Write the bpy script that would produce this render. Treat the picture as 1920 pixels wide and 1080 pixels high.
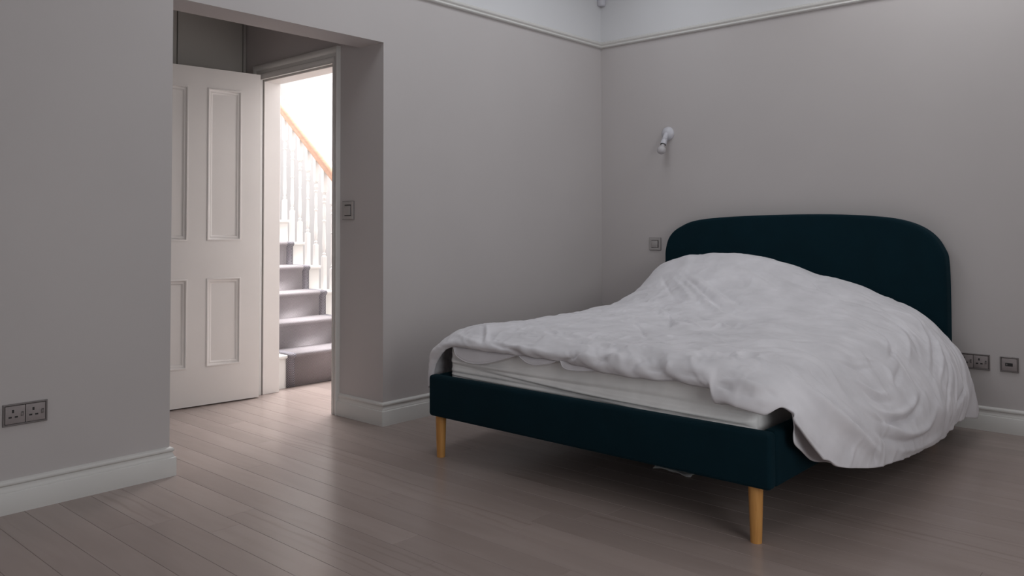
import bpy, bmesh, math, random
import numpy as np
from mathutils import Vector, Matrix

random.seed(7)
rng = np.random.default_rng(7)
scene = bpy.context.scene
for o in list(bpy.data.objects):
    bpy.data.objects.remove(o, do_unlink=True)
COL = scene.collection

# ------------------------------------------------------------------ camera
cam_data = bpy.data.cameras.new('camera')
cam = bpy.data.objects.new('camera', cam_data)
COL.objects.link(cam)
YAW, PITCH, ROLL = 0.7297, 0.026, -0.0022
fw = Vector((math.cos(YAW) * math.cos(PITCH), math.sin(YAW) * math.cos(PITCH), math.sin(PITCH)))
rt = Vector((math.sin(YAW), -math.cos(YAW), 0))
up = rt.cross(fw)
R2 = rt * math.cos(ROLL) + up * math.sin(ROLL)
U2 = -rt * math.sin(ROLL) + up * math.cos(ROLL)
M = Matrix(((R2.x, U2.x, -fw.x, -4.91), (R2.y, U2.y, -fw.y, -3.5021), (R2.z, U2.z, -fw.z, 1.08), (0, 0, 0, 1)))
cam.matrix_world = M
cam_data.sensor_width = 36
cam_data.sensor_fit = 'HORIZONTAL'
cam_data.lens = 1522.04 / 1920 * 36
cam_data.shift_y = (386.87 - 540) / 1920
cam_data.clip_start = 0.05
scene.camera = cam

# ------------------------------------------------------------------ world, lights, exposure
scene.view_settings.view_transform = 'Standard'
scene.view_settings.look = 'None'
scene.view_settings.gamma = 1
scene.view_settings.use_curve_mapping = False
scene.view_settings.exposure = -0.27

world = bpy.data.worlds.new('world')
scene.world = world
world.use_nodes = True
world.node_tree.nodes['Background'].inputs[0].default_value = (0.75, 0.86, 1.0, 1)
world.node_tree.nodes['Background'].inputs[1].default_value = 1.0


def area_light(name, loc, size_x, size_y, power, color, target):
    d = bpy.data.lights.new(name, 'AREA')
    d.shape = 'RECTANGLE'
    d.size, d.size_y = size_x, size_y
    d.energy, d.color = power, color
    o = bpy.data.objects.new(name, d)
    COL.objects.link(o)
    o.location = loc
    o.rotation_euler = (Vector(target) - Vector(loc)).to_track_quat('-Z', 'Y').to_euler()
    return o


# daylight through the unseen bedroom window (front wall) and the stairwell skylight; the rest is fill added to match wall brightness
area_light('window_daylight', (-3.6, -4.44, 1.20), 1.4, 1.3, 25, (1.0, 0.995, 0.99), (-3.6, 0, 1.20))
area_light('added_high_fill', (-0.85, -4.44, 2.3), 1.1, 0.8, 7, (1.0, 0.995, 0.99), (-0.85, 0, 2.3))  # unseen high source, added to fit the brightness of the walls
area_light('added_left_fill', (-7.12, -2.4, 1.5), 1.5, 1.3, 7, (1.0, 0.995, 0.99), (0, -2.4, 1.5))  # unseen source on the left, added to lift surfaces facing that way
area_light('added_ceiling_fill', (-1.85, -0.75, 3.0), 3.0, 0.62, 10, (1.0, 0.995, 0.99), (-1.85, -0.75, 0))  # unseen overhead strip, added to brighten the upper back wall
area_light('added_side_fill', (-0.62, -2.4, 3.0), 0.62, 1.1, 8, (1.0, 0.995, 0.99), (-0.62, -2.4, 0))  # second unseen overhead source, added to brighten the right wall
area_light('stairwell_skylight', (-0.75, 2.1, 4.45), 2.0, 2.0, 520, (0.98, 0.985, 1.0), (-0.75, 2.05, 0))

# ------------------------------------------------------------------ materials


def mat(name, color, rough=0.5, **kw):
    m = bpy.data.materials.new(name)
    m.use_nodes = True
    b = m.node_tree.nodes['Principled BSDF']
    b.inputs['Base Color'].default_value = (*color, 1)
    b.inputs['Roughness'].default_value = rough
    for k, v in kw.items():
        b.inputs[k.replace('_', ' ')].default_value = v
    return m


def nodes(m):
    nt = m.node_tree
    return nt, nt.nodes, nt.links, nt.nodes['Principled BSDF']


def noise_tint(m, c1, c2, scale, detail=3, bump=0.0, bump_scale=None, coords='Object', stretch=(1, 1, 1)):
    nt, N, L, b = nodes(m)
    tc = N.new('ShaderNodeTexCoord')
    mp = N.new('ShaderNodeMapping')
    mp.inputs['Scale'].default_value = stretch
    L.new(tc.outputs[coords], mp.inputs[0])
    t = N.new('ShaderNodeTexNoise')
    t.inputs['Scale'].default_value = scale
    t.inputs['Detail'].default_value = detail
    L.new(mp.outputs[0], t.inputs['Vector'])
    r = N.new('ShaderNodeValToRGB')
    r.color_ramp.elements[0].position = 0.3
    r.color_ramp.elements[1].position = 0.7
    r.color_ramp.elements[0].color = (*c1, 1)
    r.color_ramp.elements[1].color = (*c2, 1)
    L.new(t.outputs['Fac'], r.inputs[0])
    L.new(r.outputs[0], b.inputs['Base Color'])
    if bump:
        t2 = N.new('ShaderNodeTexNoise')
        t2.inputs['Scale'].default_value = bump_scale or scale
        t2.inputs['Detail'].default_value = 2
        L.new(mp.outputs[0], t2.inputs['Vector'])
        bp = N.new('ShaderNodeBump')
        bp.inputs['Strength'].default_value = bump
        bp.inputs['Distance'].default_value = 0.002
        L.new(t2.outputs['Fac'], bp.inputs['Height'])
        L.new(bp.outputs[0], b.inputs['Normal'])
    return m


WALL = noise_tint(mat('wall_paint', (.5, .5, .5), .75), (.525, .490, .482), (.548, .512, .503), 1.5, bump=.06, bump_scale=180)
FRIEZE = noise_tint(mat('white_wall_paint', (.7, .7, .7), .8), (.68, .675, .685), (.70, .695, .705), 1.5, bump=.06, bump_scale=180)
CEIL = mat('ceiling_paint', (.78, .78, .78), .9)
TRIM = noise_tint(mat('trim_paint', (.6, .6, .58), .42), (.645, .628, .602), (.675, .658, .632), 3)
DOORP = noise_tint(mat('door_paint', (.78, .74, .71), .45), (.75, .71, .68), (.78, .74, .71), 3)
HALLW = mat('hall_white', (.58, .565, .56), .8)
STAIRW = mat('stair_white', (.80, .78, .75), .45)
LOBBY = mat('wardrobe_paint', (.42, .40, .37), .65)


def wood_floor():
    m = mat('oak_planks', (.4, .35, .32), .33)
    nt, N, L, b = nodes(m)
    tc = N.new('ShaderNodeTexCoord')
    oi = N.new('ShaderNodeObjectInfo')
    mp = N.new('ShaderNodeMapping')
    mp.inputs['Scale'].default_value = (6, .8, 1)
    L.new(tc.outputs['Object'], mp.inputs[0])
    off = N.new('ShaderNodeVectorMath'); off.operation = 'ADD'
    comb = N.new('ShaderNodeCombineXYZ')
    mul = N.new('ShaderNodeMath'); mul.operation = 'MULTIPLY'; mul.inputs[1].default_value = 57.0
    L.new(oi.outputs['Random'], mul.inputs[0])
    L.new(mul.outputs[0], comb.inputs[0]); L.new(mul.outputs[0], comb.inputs[2])
    L.new(mp.outputs[0], off.inputs[0]); L.new(comb.outputs[0], off.inputs[1])
    # per-board tone
    tone = N.new('ShaderNodeValToRGB')
    e = tone.color_ramp.elements
    e[0].position, e[0].color = 0, (.325, .262, .237, 1)
    e[1].position, e[1].color = 1, (.368, .299, .271, 1)
    x = e.new(.5); x.color = (.347, .281, .255, 1)
    L.new(oi.outputs['Random'], tone.inputs[0])
    # soft grain
    n1 = N.new('ShaderNodeTexNoise')
    n1.inputs['Scale'].default_value = 2.2; n1.inputs['Detail'].default_value = 5; n1.inputs['Distortion'].default_value = .6
    L.new(off.outputs[0], n1.inputs['Vector'])
    # cathedral figure, only in patches
    wv = N.new('ShaderNodeTexWave')
    wv.bands_direction = 'X'
    wv.inputs['Scale'].default_value = 1.3; wv.inputs['Distortion'].default_value = 9; wv.inputs['Detail'].default_value = 3
    wv.inputs['Detail Scale'].default_value = 1.2
    L.new(off.outputs[0], wv.inputs['Vector'])
    n2 = N.new('ShaderNodeTexNoise')
    n2.inputs['Scale'].default_value = .7; n2.inputs['Detail'].default_value = 1
    L.new(off.outputs[0], n2.inputs['Vector'])
    patch = N.new('ShaderNodeMapRange')
    patch.inputs['From Min'].default_value = .56; patch.inputs['From Max'].default_value = .68
    L.new(n2.outputs['Fac'], patch.inputs['Value'])
    pw = N.new('ShaderNodeMath'); pw.operation = 'POWER'; pw.inputs[1].default_value = 5
    L.new(wv.outputs['Fac'], pw.inputs[0])
    fig = N.new('ShaderNodeMath'); fig.operation = 'MULTIPLY'
    L.new(pw.outputs[0], fig.inputs[0]); L.new(patch.outputs[0], fig.inputs[1])
    mx1 = N.new('ShaderNodeMix'); mx1.data_type = 'RGBA'; mx1.blend_type = 'MULTIPLY'
    gr = N.new('ShaderNodeValToRGB')
    gr.color_ramp.elements[0].position = .3; gr.color_ramp.elements[0].color = (.93, .92, .915, 1)
    gr.color_ramp.elements[1].position = .7; gr.color_ramp.elements[1].color = (1.03, 1.03, 1.03, 1)
    L.new(n1.outputs['Fac'], gr.inputs[0])
    mx1.inputs[0].default_value = 1
    L.new(tone.outputs[0], mx1.inputs[6]); L.new(gr.outputs[0], mx1.inputs[7])
    mx2 = N.new('ShaderNodeMix'); mx2.data_type = 'RGBA'; mx2.blend_type = 'MULTIPLY'
    fm = N.new('ShaderNodeMath'); fm.operation = 'MULTIPLY'; fm.inputs[1].default_value = .25
    L.new(fig.outputs[0], fm.inputs[0]); L.new(fm.outputs[0], mx2.inputs[0])
    L.new(mx1.outputs[2], mx2.inputs[6]); mx2.inputs[7].default_value = (.45, .38, .34, 1)
    L.new(mx2.outputs[2], b.inputs['Base Color'])
    b.inputs['Specular IOR Level'].default_value = .25
    bp = N.new('ShaderNodeBump'); bp.inputs['Strength'].default_value = .06; bp.inputs['Distance'].default_value = .001
    L.new(n1.outputs['Fac'], bp.inputs['Height']); L.new(bp.outputs[0], b.inputs['Normal'])
    rr = N.new('ShaderNodeMapRange'); rr.inputs['To Min'].default_value = .20; rr.inputs['To Max'].default_value = .27
    L.new(n1.outputs['Fac'], rr.inputs['Value']); L.new(rr.outputs[0], b.inputs['Roughness'])
    return m


OAK = wood_floor()
SUB = mat('floor_joint', (.20, .165, .15), .8)


def grain(m, c1, c2, stretch, scale=6):
    return noise_tint(m, c1, c2, scale, detail=5, stretch=stretch)


LEGW = grain(mat('oak_leg', (.5, .3, .1), .4), (.52, .235, .06), (.66, .34, .105), (14, 14, 1.2))
RAILW = grain(mat('oak_handrail', (.6, .35, .2), .4), (.56, .33, .225), (.64, .41, .30), (12, 1.5, 12))


def fabric(name, c, weave=900, rough=.9, sheen=.3, bump=.25, tint=None):
    m = mat(name, c, rough)
    nt, N, L, b = nodes(m)
    b.inputs['Sheen Weight'].default_value = sheen
    b.inputs['Sheen Roughness'].default_value = .4
    if tint:
        b.inputs['Sheen Tint'].default_value = (*tint, 1)
    b.inputs['Specular IOR Level'].default_value = .15
    tc = N.new('ShaderNodeTexCoord')
    n = N.new('ShaderNodeTexNoise'); n.inputs['Scale'].default_value = weave; n.inputs['Detail'].default_value = 1
    L.new(tc.outputs['Object'], n.inputs['Vector'])
    n3 = N.new('ShaderNodeTexNoise'); n3.inputs['Scale'].default_value = 7; n3.inputs['Detail'].default_value = 4
    L.new(tc.outputs['Object'], n3.inputs['Vector'])
    r = N.new('ShaderNodeValToRGB')
    r.color_ramp.elements[0].position = .3; r.color_ramp.elements[0].color = (*[v * .9 for v in c], 1)
    r.color_ramp.elements[1].position = .7; r.color_ramp.elements[1].color = (*[min(1, v * 1.06) for v in c], 1)
    L.new(n3.outputs['Fac'], r.inputs[0]); L.new(r.outputs[0], b.inputs['Base Color'])
    bp = N.new('ShaderNodeBump'); bp.inputs['Strength'].default_value = bump; bp.inputs['Distance'].default_value = .001
    L.new(n.outputs['Fac'], bp.inputs['Height']); L.new(bp.outputs[0], b.inputs['Normal'])
    return m


TEAL = fabric('teal_upholstery', (.0015, .0150, .0225), sheen=.05, tint=(.1, .5, .7))
COTTON = fabric('white_cotton', (.74, .72, .745), weave=1200, sheen=.1, bump=.08)
SHEET = fabric('grey_white_sheet', (.90, .885, .87), weave=1200, sheen=.1, bump=.08)
SHEET2 = fabric('mattress_ticking', (.66, .66, .67), weave=1200, sheen=.1, bump=.08)
METAL = noise_tint(mat('pewter_plate', (.3, .28, .27), .6, Metallic=.1), (.29, .255, .25), (.33, .29, .285), 40)
METALD = mat('pewter_frame', (.20, .18, .175), .42, Metallic=.35)
SWITCHM = noise_tint(mat('silver_switch', (.4, .4, .4), .42, Metallic=.2), (.40, .375, .365), (.43, .405, .395), 40)
BLACK = mat('black_plastic', (.012, .011, .011), .5)
WPLAST = mat('white_plastic', (.58, .57, .61), .3)
OPAL = mat('opal_bulb_glass', (.50, .475, .485), .12)
PAPER = noise_tint(mat('paper', (.6, .6, .6), .9), (.55, .55, .54), (.65, .65, .64), 30)


def carpet(name, c1, c2, border):
    m = mat(name, c1, .95)
    nt, N, L, b = nodes(m)
    uv = N.new('ShaderNodeUVMap'); uv.uv_map = 'UVMap'
    sp = N.new('ShaderNodeSeparateXYZ'); L.new(uv.outputs[0], sp.inputs[0])

    def mth(op, a, c=None):
        n = N.new('ShaderNodeMath'); n.operation = op
        for i, v in enumerate((a, c)):
            if v is None: continue
            if isinstance(v, (int, float)): n.inputs[i].default_value = v
            else: L.new(v, n.inputs[i])
        return n.outputs[0]
    w = .05 if border else .044
    per = .012 if border else .010
    tri = mth('PINGPONG', sp.outputs[0], w / 2)
    s = mth('ADD', sp.outputs[1], mth('MULTIPLY', tri, 1.0))
    st = mth('SINE', mth('MULTIPLY', s, 2 * math.pi / per))
    f = mth('ADD', mth('MULTIPLY', st, .5), .5)
    r = N.new('ShaderNodeValToRGB')
    r.color_ramp.elements[0].position = .35; r.color_ramp.elements[0].color = (*c1, 1)
    r.color_ramp.elements[1].position = .65; r.color_ramp.elements[1].color = (*c2, 1)
    L.new(f, r.inputs[0]); L.new(r.outputs[0], b.inputs['Base Color'])
    bp = N.new('ShaderNodeBump'); bp.inputs['Strength'].default_value = .5; bp.inputs['Distance'].default_value = .002
    L.new(f, bp.inputs['Height']); L.new(bp.outputs[0], b.inputs['Normal'])
    return m


CARPET = carpet('herringbone_carpet', (.25, .225, .235), (.40, .365, .375), False)
BORDER = carpet('herringbone_border', (.07, .066, .08), (.36, .335, .36), True)

# ------------------------------------------------------------------ mesh helpers


def new_obj(name, me, m=None, parent=None):
    o = bpy.data.objects.new(name, me)
    COL.objects.link(o)
    if m is not None:
        for k in (m if isinstance(m, (list, tuple)) else [m]):
            me.materials.append(k)
    if parent is not None:
        o.parent = parent
        o.matrix_parent_inverse = Matrix.Identity(4)
        o.location = o.location - parent_world(parent)
    return o


def parent_world(p):
    v = Vector((0, 0, 0))
    while p is not None:
        v += p.location
        p = p.parent
    return v


def fin(name, bm, m=None, parent=None, smooth=False, bevel=0, seg=2):
    """bmesh in WORLD coordinates -> object (parents carry translation only)"""
    if bevel:
        bmesh.ops.recalc_face_normals(bm, faces=bm.faces)
        bm.normal_update()
        bmesh.ops.bevel(bm, geom=[e for e in bm.edges if e.calc_face_angle(0) > .5], offset=bevel, segments=seg,
                        profile=.5, affect='EDGES', clamp_overlap=True)
    bmesh.ops.recalc_face_normals(bm, faces=bm.faces)
    me = bpy.data.meshes.new(name)
    bm.to_mesh(me)
    bm.free()
    if smooth:
        me.polygons.foreach_set('use_smooth', [True] * len(me.polygons))
        try:
            me.set_sharp_from_angle(angle=math.radians(42))
        except Exception:
            pass
    return new_obj(name, me, m, parent)


def box(bm, x0, x1, y0, y1, z0, z1, mi=0):
    vs = [bm.verts.new((x, y, z)) for x in (x0, x1) for y in (y0, y1) for z in (z0, z1)]
    idx = [(0, 1, 3, 2), (4, 6, 7, 5), (0, 4, 5, 1), (2, 3, 7, 6), (0, 2, 6, 4), (1, 5, 7, 3)]
    for f in idx:
        fc = bm.faces.new([vs[i] for i in f])
        fc.material_index = mi
    return vs


def boxo(name, x0, x1, y0, y1, z0, z1, m, parent=None, bevel=0, seg=2, smooth=False):
    bm = bmesh.new()
    box(bm, x0, x1, y0, y1, z0, z1)
    return fin(name, bm, m, parent, bevel=bevel, seg=seg, smooth=smooth or bevel > 0)


def sweep(bm, prof, path, flip=1):
    """prof: (distance from wall, z); path: plan polyline along the wall; room side is on the left when flip=1"""
    P = [Vector((p[0], p[1])) for p in path]
    n = len(P)
    rings = []
    for i in range(n):
        if i == 0: d0 = d1 = (P[1] - P[0]).normalized()
        elif i == n - 1: d0 = d1 = (P[-1] - P[-2]).normalized()
        else: d0, d1 = (P[i] - P[i - 1]).normalized(), (P[i + 1] - P[i]).normalized()
        n0, n1 = Vector((-d0.y, d0.x)) * flip, Vector((-d1.y, d1.x)) * flip
        mt = (n0 + n1) / (1 + n0.dot(n1))
        rings.append([bm.verts.new((P[i].x + mt.x * d, P[i].y + mt.y * d, z)) for d, z in prof])
    k = len(prof)
    for a, b in zip(rings[:-1], rings[1:]):
        for j in range(k):
            bm.faces.new((a[j], a[(j + 1) % k], b[(j + 1) % k], b[j]))
    bm.faces.new(rings[0]); bm.faces.new(rings[-1][::-1])


def frustum(bm, p0, p1, r0, r1, seg=16):
    p0, p1 = Vector(p0), Vector(p1)
    d = (p1 - p0).normalized()
    a = d.orthogonal().normalized(); b = d.cross(a)
    A = [bm.verts.new(p0 + (a * math.cos(t) + b * math.sin(t)) * r0) for t in [2 * math.pi * i / seg for i in range(seg)]]
    B = [bm.verts.new(p1 + (a * math.cos(t) + b * math.sin(t)) * r1) for t in [2 * math.pi * i / seg for i in range(seg)]]
    for i in range(seg):
        bm.faces.new((A[i], A[(i + 1) % seg], B[(i + 1) % seg], B[i]))
    bm.faces.new(A[::-1]); bm.faces.new(B)


def lathe(bm, prof, origin, axis=(0, 0, 1), seg=20):
    """prof: (radius, distance along axis)"""
    o = Vector(origin); d = Vector(axis).normalized()
    a = d.orthogonal().normalized(); b = d.cross(a)
    rings = []
    for r, h in prof:
        c = o + d * h
        if r < 1e-5: rings.append([bm.verts.new(c)])
        else: rings.append([bm.verts.new(c + (a * math.cos(t) + b * math.sin(t)) * r) for t in [2 * math.pi * i / seg for i in range(seg)]])
    for A, B in zip(rings[:-1], rings[1:]):
        for i in range(seg):
            j = (i + 1) % seg
            if len(A) == 1 and len(B) > 1: bm.faces.new((A[0], B[j], B[i]))
            elif len(B) == 1 and len(A) > 1: bm.faces.new((A[i], A[j], B[0]))
            elif len(A) > 1: bm.faces.new((A[i], A[j], B[j], B[i]))
    if len(rings[0]) > 1: bm.faces.new(rings[0][::-1])
    if len(rings[-1]) > 1: bm.faces.new(rings[-1])


def struct(o):
    o['kind'] = 'structure'
    return o


def tag(o, label, cat, group=None):
    o['label'] = label; o['category'] = cat
    if group: o['group'] = group
    return o


def thing(name, loc, label, cat, group=None):
    o = bpy.data.objects.new(name, None)
    COL.objects.link(o)
    o.location = loc
    o.empty_display_size = .05
    return tag(o, label, cat, group)


# ------------------------------------------------------------------ setting
XL, XR, ZL = -3.245, -2.056, 2.104          # opening in the back wall
LT = .205                                    # lintel depth
RX0, RY0, CZ = -7.2, -4.5, 2.95              # room extents
RZ = 2.402                                   # underside of the picture rail
LY, LX = 1.432, -3.9                         # lobby back, lobby left
WX = -1.94                                   # hall face of the door wall


def wall_bm(boxes):
    bm = bmesh.new()
    for b in boxes:
        x0, x1, y0, y1, z0, z1 = b
        if z0 < RZ < z1:
            box(bm, x0, x1, y0, y1, z0, RZ + .02, 0)
            box(bm, x0, x1, y0, y1, RZ + .02, z1, 1)
        else:
            box(bm, *b, mi=1 if z0 >= RZ else 0)
    return bm


struct(fin('wall_back', wall_bm([(RX0, XL, 0, LT, 0, CZ), (XL, XR, 0, LT, ZL, RZ + .02), (XL, XR, 0, LT, RZ + .02, CZ), (XR, 0, 0, .125, 0, CZ)]), [WALL, FRIEZE]))
struct(fin('wall_right', wall_bm([(0, .12, RY0, .125, 0, CZ)]), [WALL, FRIEZE]))
struct(fin('wall_left', wall_bm([(RX0 - .12, RX0, RY0, -3.2, 0, CZ), (RX0 - .12, RX0, -1.6, LT, 0, CZ), (RX0 - .12, RX0, -3.2, -1.6, 0, .8), (RX0 - .12, RX0, -3.2, -1.6, 2.2, CZ)]), [WALL, FRIEZE]))  # gap left for the unseen window added as fill
WINS = [(-4.4, -2.8, .45, 1.95), (-1.45, -.25, 1.85, 2.75)]   # window openings in the front wall, the high one added for its light: x0, x1, z0, z1
fb = []
xs = [RX0] + [v for w in sorted(WINS) for v in w[:2]] + [.12]
for a, b in zip(xs[::2], xs[1::2]): fb.append((a, b, RY0 - .12, RY0, 0, CZ))
for w in WINS: fb += [(w[0], w[1], RY0 - .12, RY0, 0, w[2]), (w[0], w[1], RY0 - .12, RY0, w[3], CZ)]
struct(fin('wall_front', wall_bm(fb), [WALL, FRIEZE]))
bm = bmesh.new()                              # ceiling with two unseen openings added for the overhead fill lights
for b in ((RX0 - .12, -3.40, RY0 - .12, LT), (-3.40, .12, -.42, LT), (-.28, .12, RY0 - .12, -.42), (-3.40, -.28, -1.80, -1.10),
          (-3.40, -.95, RY0 - .12, -1.80), (-.95, -.28, RY0 - .12, -3.00)):
    box(bm, b[0], b[1], b[2], b[3], CZ, CZ + .1)
struct(fin('ceiling', bm, CEIL))
# lobby behind the opening and the wall that holds the door
bm = bmesh.new()
HX, HB, HC = .55, 5.3, 4.55                    # stair hall: right wall, back wall, ceiling
DY0, DY1, DZ = .452, 1.226, 2.035            # door opening in the door wall
box(bm, XR, WX, .125, DY0 - .03, 0, 2.95)
box(bm, XR, WX, DY1 + .03, HB, 0, 2.95)
box(bm, XR, WX, DY0 - .03, DY1 + .03, DZ + .03, 2.95)
box(bm, XR, WX, .125, HB, 2.95, HC)
struct(fin('wall_lobby_right', bm, WALL))
struct(boxo('wall_lobby_back', LX, XR, LY + .02, LY + .12, 0, 2.95, WALL))
struct(boxo('wall_lobby_left', LX - .1, LX, LT, LY + .12, 0, 2.95, WALL))
struct(boxo('ceiling_lobby', LX, XR, LT, LY + .02, 2.6, 2.7, CEIL))
# stair hall shell
struct(boxo('wall_hall_front', WX, HX, .125, .135, 0, HC, HALLW))
struct(boxo('wall_hall_right', HX, HX + .12, .125, HB, 0, HC, HALLW))
struct(boxo('wall_hall_back', WX, HX, HB, HB + .12, 0, HC, HALLW))
struct(boxo('wall_hall_left', WX, WX + .008, DY1 + .03, HB, 0, HC, HALLW))
struct(boxo('ceiling_hall', WX, HX, .135, HB, HC, HC + .1, HALLW))

# floor: sub-floor slab with individual boards as its parts
floor = struct(fin('floor', (lambda b: (box(b, RX0, HX, RY0, HB, -.10, -.0125), b)[1])(bmesh.new()), SUB))
PW = .12


def plank(x0, x1, y0, y1):
    g = .0004
    bm = bmesh.new()
    cx, cy = (x0 + x1) / 2, (y0 + y1) / 2
    hx, hy = (x1 - x0) / 2 - g, (y1 - y0) / 2 - g
    c = .0006
    lv = [bm.verts.new((sx * hx, sy * hy, -.0125)) for sx, sy in ((-1, -1), (1, -1), (1, 1), (-1, 1))]
    mv = [bm.verts.new((sx * hx, sy * hy, -c)) for sx, sy in ((-1, -1), (1, -1), (1, 1), (-1, 1))]
    tv = [bm.verts.new((sx * (hx - c), sy * (hy - c), 0)) for sx, sy in ((-1, -1), (1, -1), (1, 1), (-1, 1))]
    for A, B in ((lv, mv), (mv, tv)):
        for i in range(4):
            j = (i + 1) % 4
            bm.faces.new((A[i], A[j], B[j], B[i]))
    bm.faces.new(tv)
    me = bpy.data.meshes.new('floor_plank')
    bm.to_mesh(me); bm.free()
    me.materials.append(OAK)
    o = bpy.data.objects.new('floor_plank', me)
    COL.objects.link(o)
    o.parent = floor
    o.location = (cx, cy, 0)


prand = random.Random(11)
k0 = math.floor((RX0 + 3.82) / PW)
x = -3.82 + k0 * PW
while x < HX:
    xa, xb = max(x, RX0), min(x + PW, HX)
    x += PW
    if xb - xa < .01: continue
    segs = []
    mid = (xa + xb) / 2
    if xb < 0.02 or mid < 0:
        xb2 = min(xb, 0)
        if LX < mid < XR:
            segs.append((xa, xb2, RY0, LY + .02))
        elif mid >= XR:
            segs.append((xa, xb2, RY0, 0)); segs.append((xa, xb, .135, 1.33 if mid > -1.95 and mid < -1.0 else 2.4))
        else:
            segs.append((xa, xb2, RY0, 0))
    else:
        segs.append((xa, xb, .135, 2.4))
    for a, b, y0, y1 in segs:
        y = y0 - prand.uniform(0, 1.7)
        while y < y1:
            l = prand.choice((1.75, 1.9, 2.2, 2.2))
            ya, yb = max(y, y0), min(y + l, y1)
            if yb - ya > .02:
                plank(a, b, ya, yb)
            y += l

# skirting boards and picture rail
SK = [(0, 0), (.022, 0), (.022, .078), (.020, .081), (.0165, .082), (.0165, .085), (.0135, .090), (.0105, .097), (.0095, .104),
      (.0125, .1055), (.0145, .110), (.0140, .116), (.011, .121), (.005, .1245), (0, .1255)]
bm = bmesh.new(); sweep(bm, SK, [(RX0, 0), (XL, 0), (XL, LT)], flip=-1)
struct(fin('baseboard_back_left', bm, TRIM, smooth=True))
bm = bmesh.new(); sweep(bm, SK, [(XR, .392), (XR, 0), (0, 0), (0, RY0)], flip=-1)
struct(fin('baseboard_back_right', bm, TRIM, smooth=True))
PR = [(0, 0), (.012, 0), (.017, .003), (.019, .008), (.0165, .013), (.0145, .015), (.0145, .019), (.020, .024), (.023, .030),
      (.022, .036), (.016, .038), (.016, .043), (.010, .047), (0, .048)]
bm = bmesh.new(); sweep(bm, [(d, z + RZ) for d, z in PR], [(RX0, 0), (0, 0), (0, RY0)], flip=-1)
struct(fin('trim_1', bm, TRIM, smooth=True))

# window frames in the front wall (beside and behind the camera; the high one added for its light)
for i, (x0, x1, z0, z1) in enumerate(WINS):
    wf = bmesh.new()
    for a in ((x0, x0 + .06, z0, z1), (x1 - .06, x1, z0, z1), (x0 + .06, x1 - .06, z0, z0 + .06), (x0 + .06, x1 - .06, z1 - .06, z1)):
        box(wf, a[0], a[1], RY0 - .10, RY0 - .03, a[2], a[3])
    struct(fin('window_%d' % (i + 1), wf, TRIM))

wf = bmesh.new()  # frame of the unseen left window, added with its fill light
for a in ((-3.2, -3.14, .8, 2.2), (-1.66, -1.6, .8, 2.2), (-3.14, -1.66, .8, .86), (-3.14, -1.66, 2.14, 2.2)):
    box(wf, RX0 - .10, RX0 - .03, a[0], a[1], a[2], a[3])
struct(fin('window_3', wf, TRIM))

# ------------------------------------------------------------------ door, its frame and the lobby wardrobe
fr = bmesh.new()                                # lining of the opening
t = .001
box(fr, XR + .008, WX + .012, DY1, DY1 + .029, 0, DZ + .029)
box(fr, XR + .008, WX + .012, DY0 - .029, DY0, 0, DZ + .029)
box(fr, XR + .008, WX + .012, DY0 + .0005, DY1 - .0005, DZ, DZ + .029)
lining = fin('trim_3', fr, DOORP, bevel=.002, seg=1)
lining['kind'] = 'structure'
AR = [(0, 0), (.018, 0), (.018, .018), (.021, .022), (.021, .030), (.016, .034), (.016, .052), (.023, .058), (.027, .066), (.027, .078), (.022, .083), (0, .083)]


def architrave():
    bm = bmesh.new()
    # profile (projection, outward distance from the opening edge); U-shaped path round the opening in the x = XR plane
    pts = []
    outer_l = DY1 + .008
    for (yy, zz, oy, oz) in ((outer_l, 0, 1, 0), (outer_l, DZ + .012, 1, 1), (DY0 - .005, DZ + .012, -1, 1), (DY0 - .005, 0, -1, 0)):
        pts.append((yy, zz, oy, oz))
    rings = []
    for yy, zz, oy, oz in pts:
        rings.append([bm.verts.new((XR - d, yy + oy * w * (1.0 if oy > 0 else .66), zz + oz * w * 1.15)) for d, w in AR])
    k = len(AR)
    for a, b in zip(rings[:-1], rings[1:]):
        for j in range(k):
            bm.faces.new((a[j], a[(j + 1) % k], b[(j + 1) % k], b[j]))
    bm.faces.new(rings[0]); bm.faces.new(rings[-1][::-1])
    # head continues to the wardrobe
    return fin('architrave', bm, TRIM, smooth=True)


tr = architrave(); tr.name = 'trim_2'; struct(tr)

H0 = Vector((-2.115, 1.162, 0)); DD = Vector((-.55, .059, 0)).normalized(); DN = Vector((DD.y, -DD.x, 0))
if DN.y > 0: DN = -DN                            # towards the bedroom
door = thing('panelled_door', H0, 'white four-panel door standing open inside the opening', 'door')


def dpt(u, z, n=0):
    p = H0 + DD * u + DN * n
    return (p.x, p.y, z)


DW, DZ0, DZ1, DT = .795, .007, 2.063, .042
cols = [(.125, .340), (.457, .672)]
rows = [(.235, .773), (1.003, 1.942)]


def dbox(bm, u0, u1, z0, z1, n0, n1):
    vs = [bm.verts.new(dpt(u, z, n)) for u in (u0, u1) for n in (n0, n1) for z in (z0, z1)]
    for f in [(0, 1, 3, 2), (4, 6, 7, 5), (0, 4, 5, 1), (2, 3, 7, 6), (0, 2, 6, 4), (1, 5, 7, 3)]:
        bm.faces.new([vs[i] for i in f])


def dpart(name, *a):
    bm = bmesh.new(); dbox(bm, *a)
    return fin(name, bm, DOORP, door)


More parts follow.
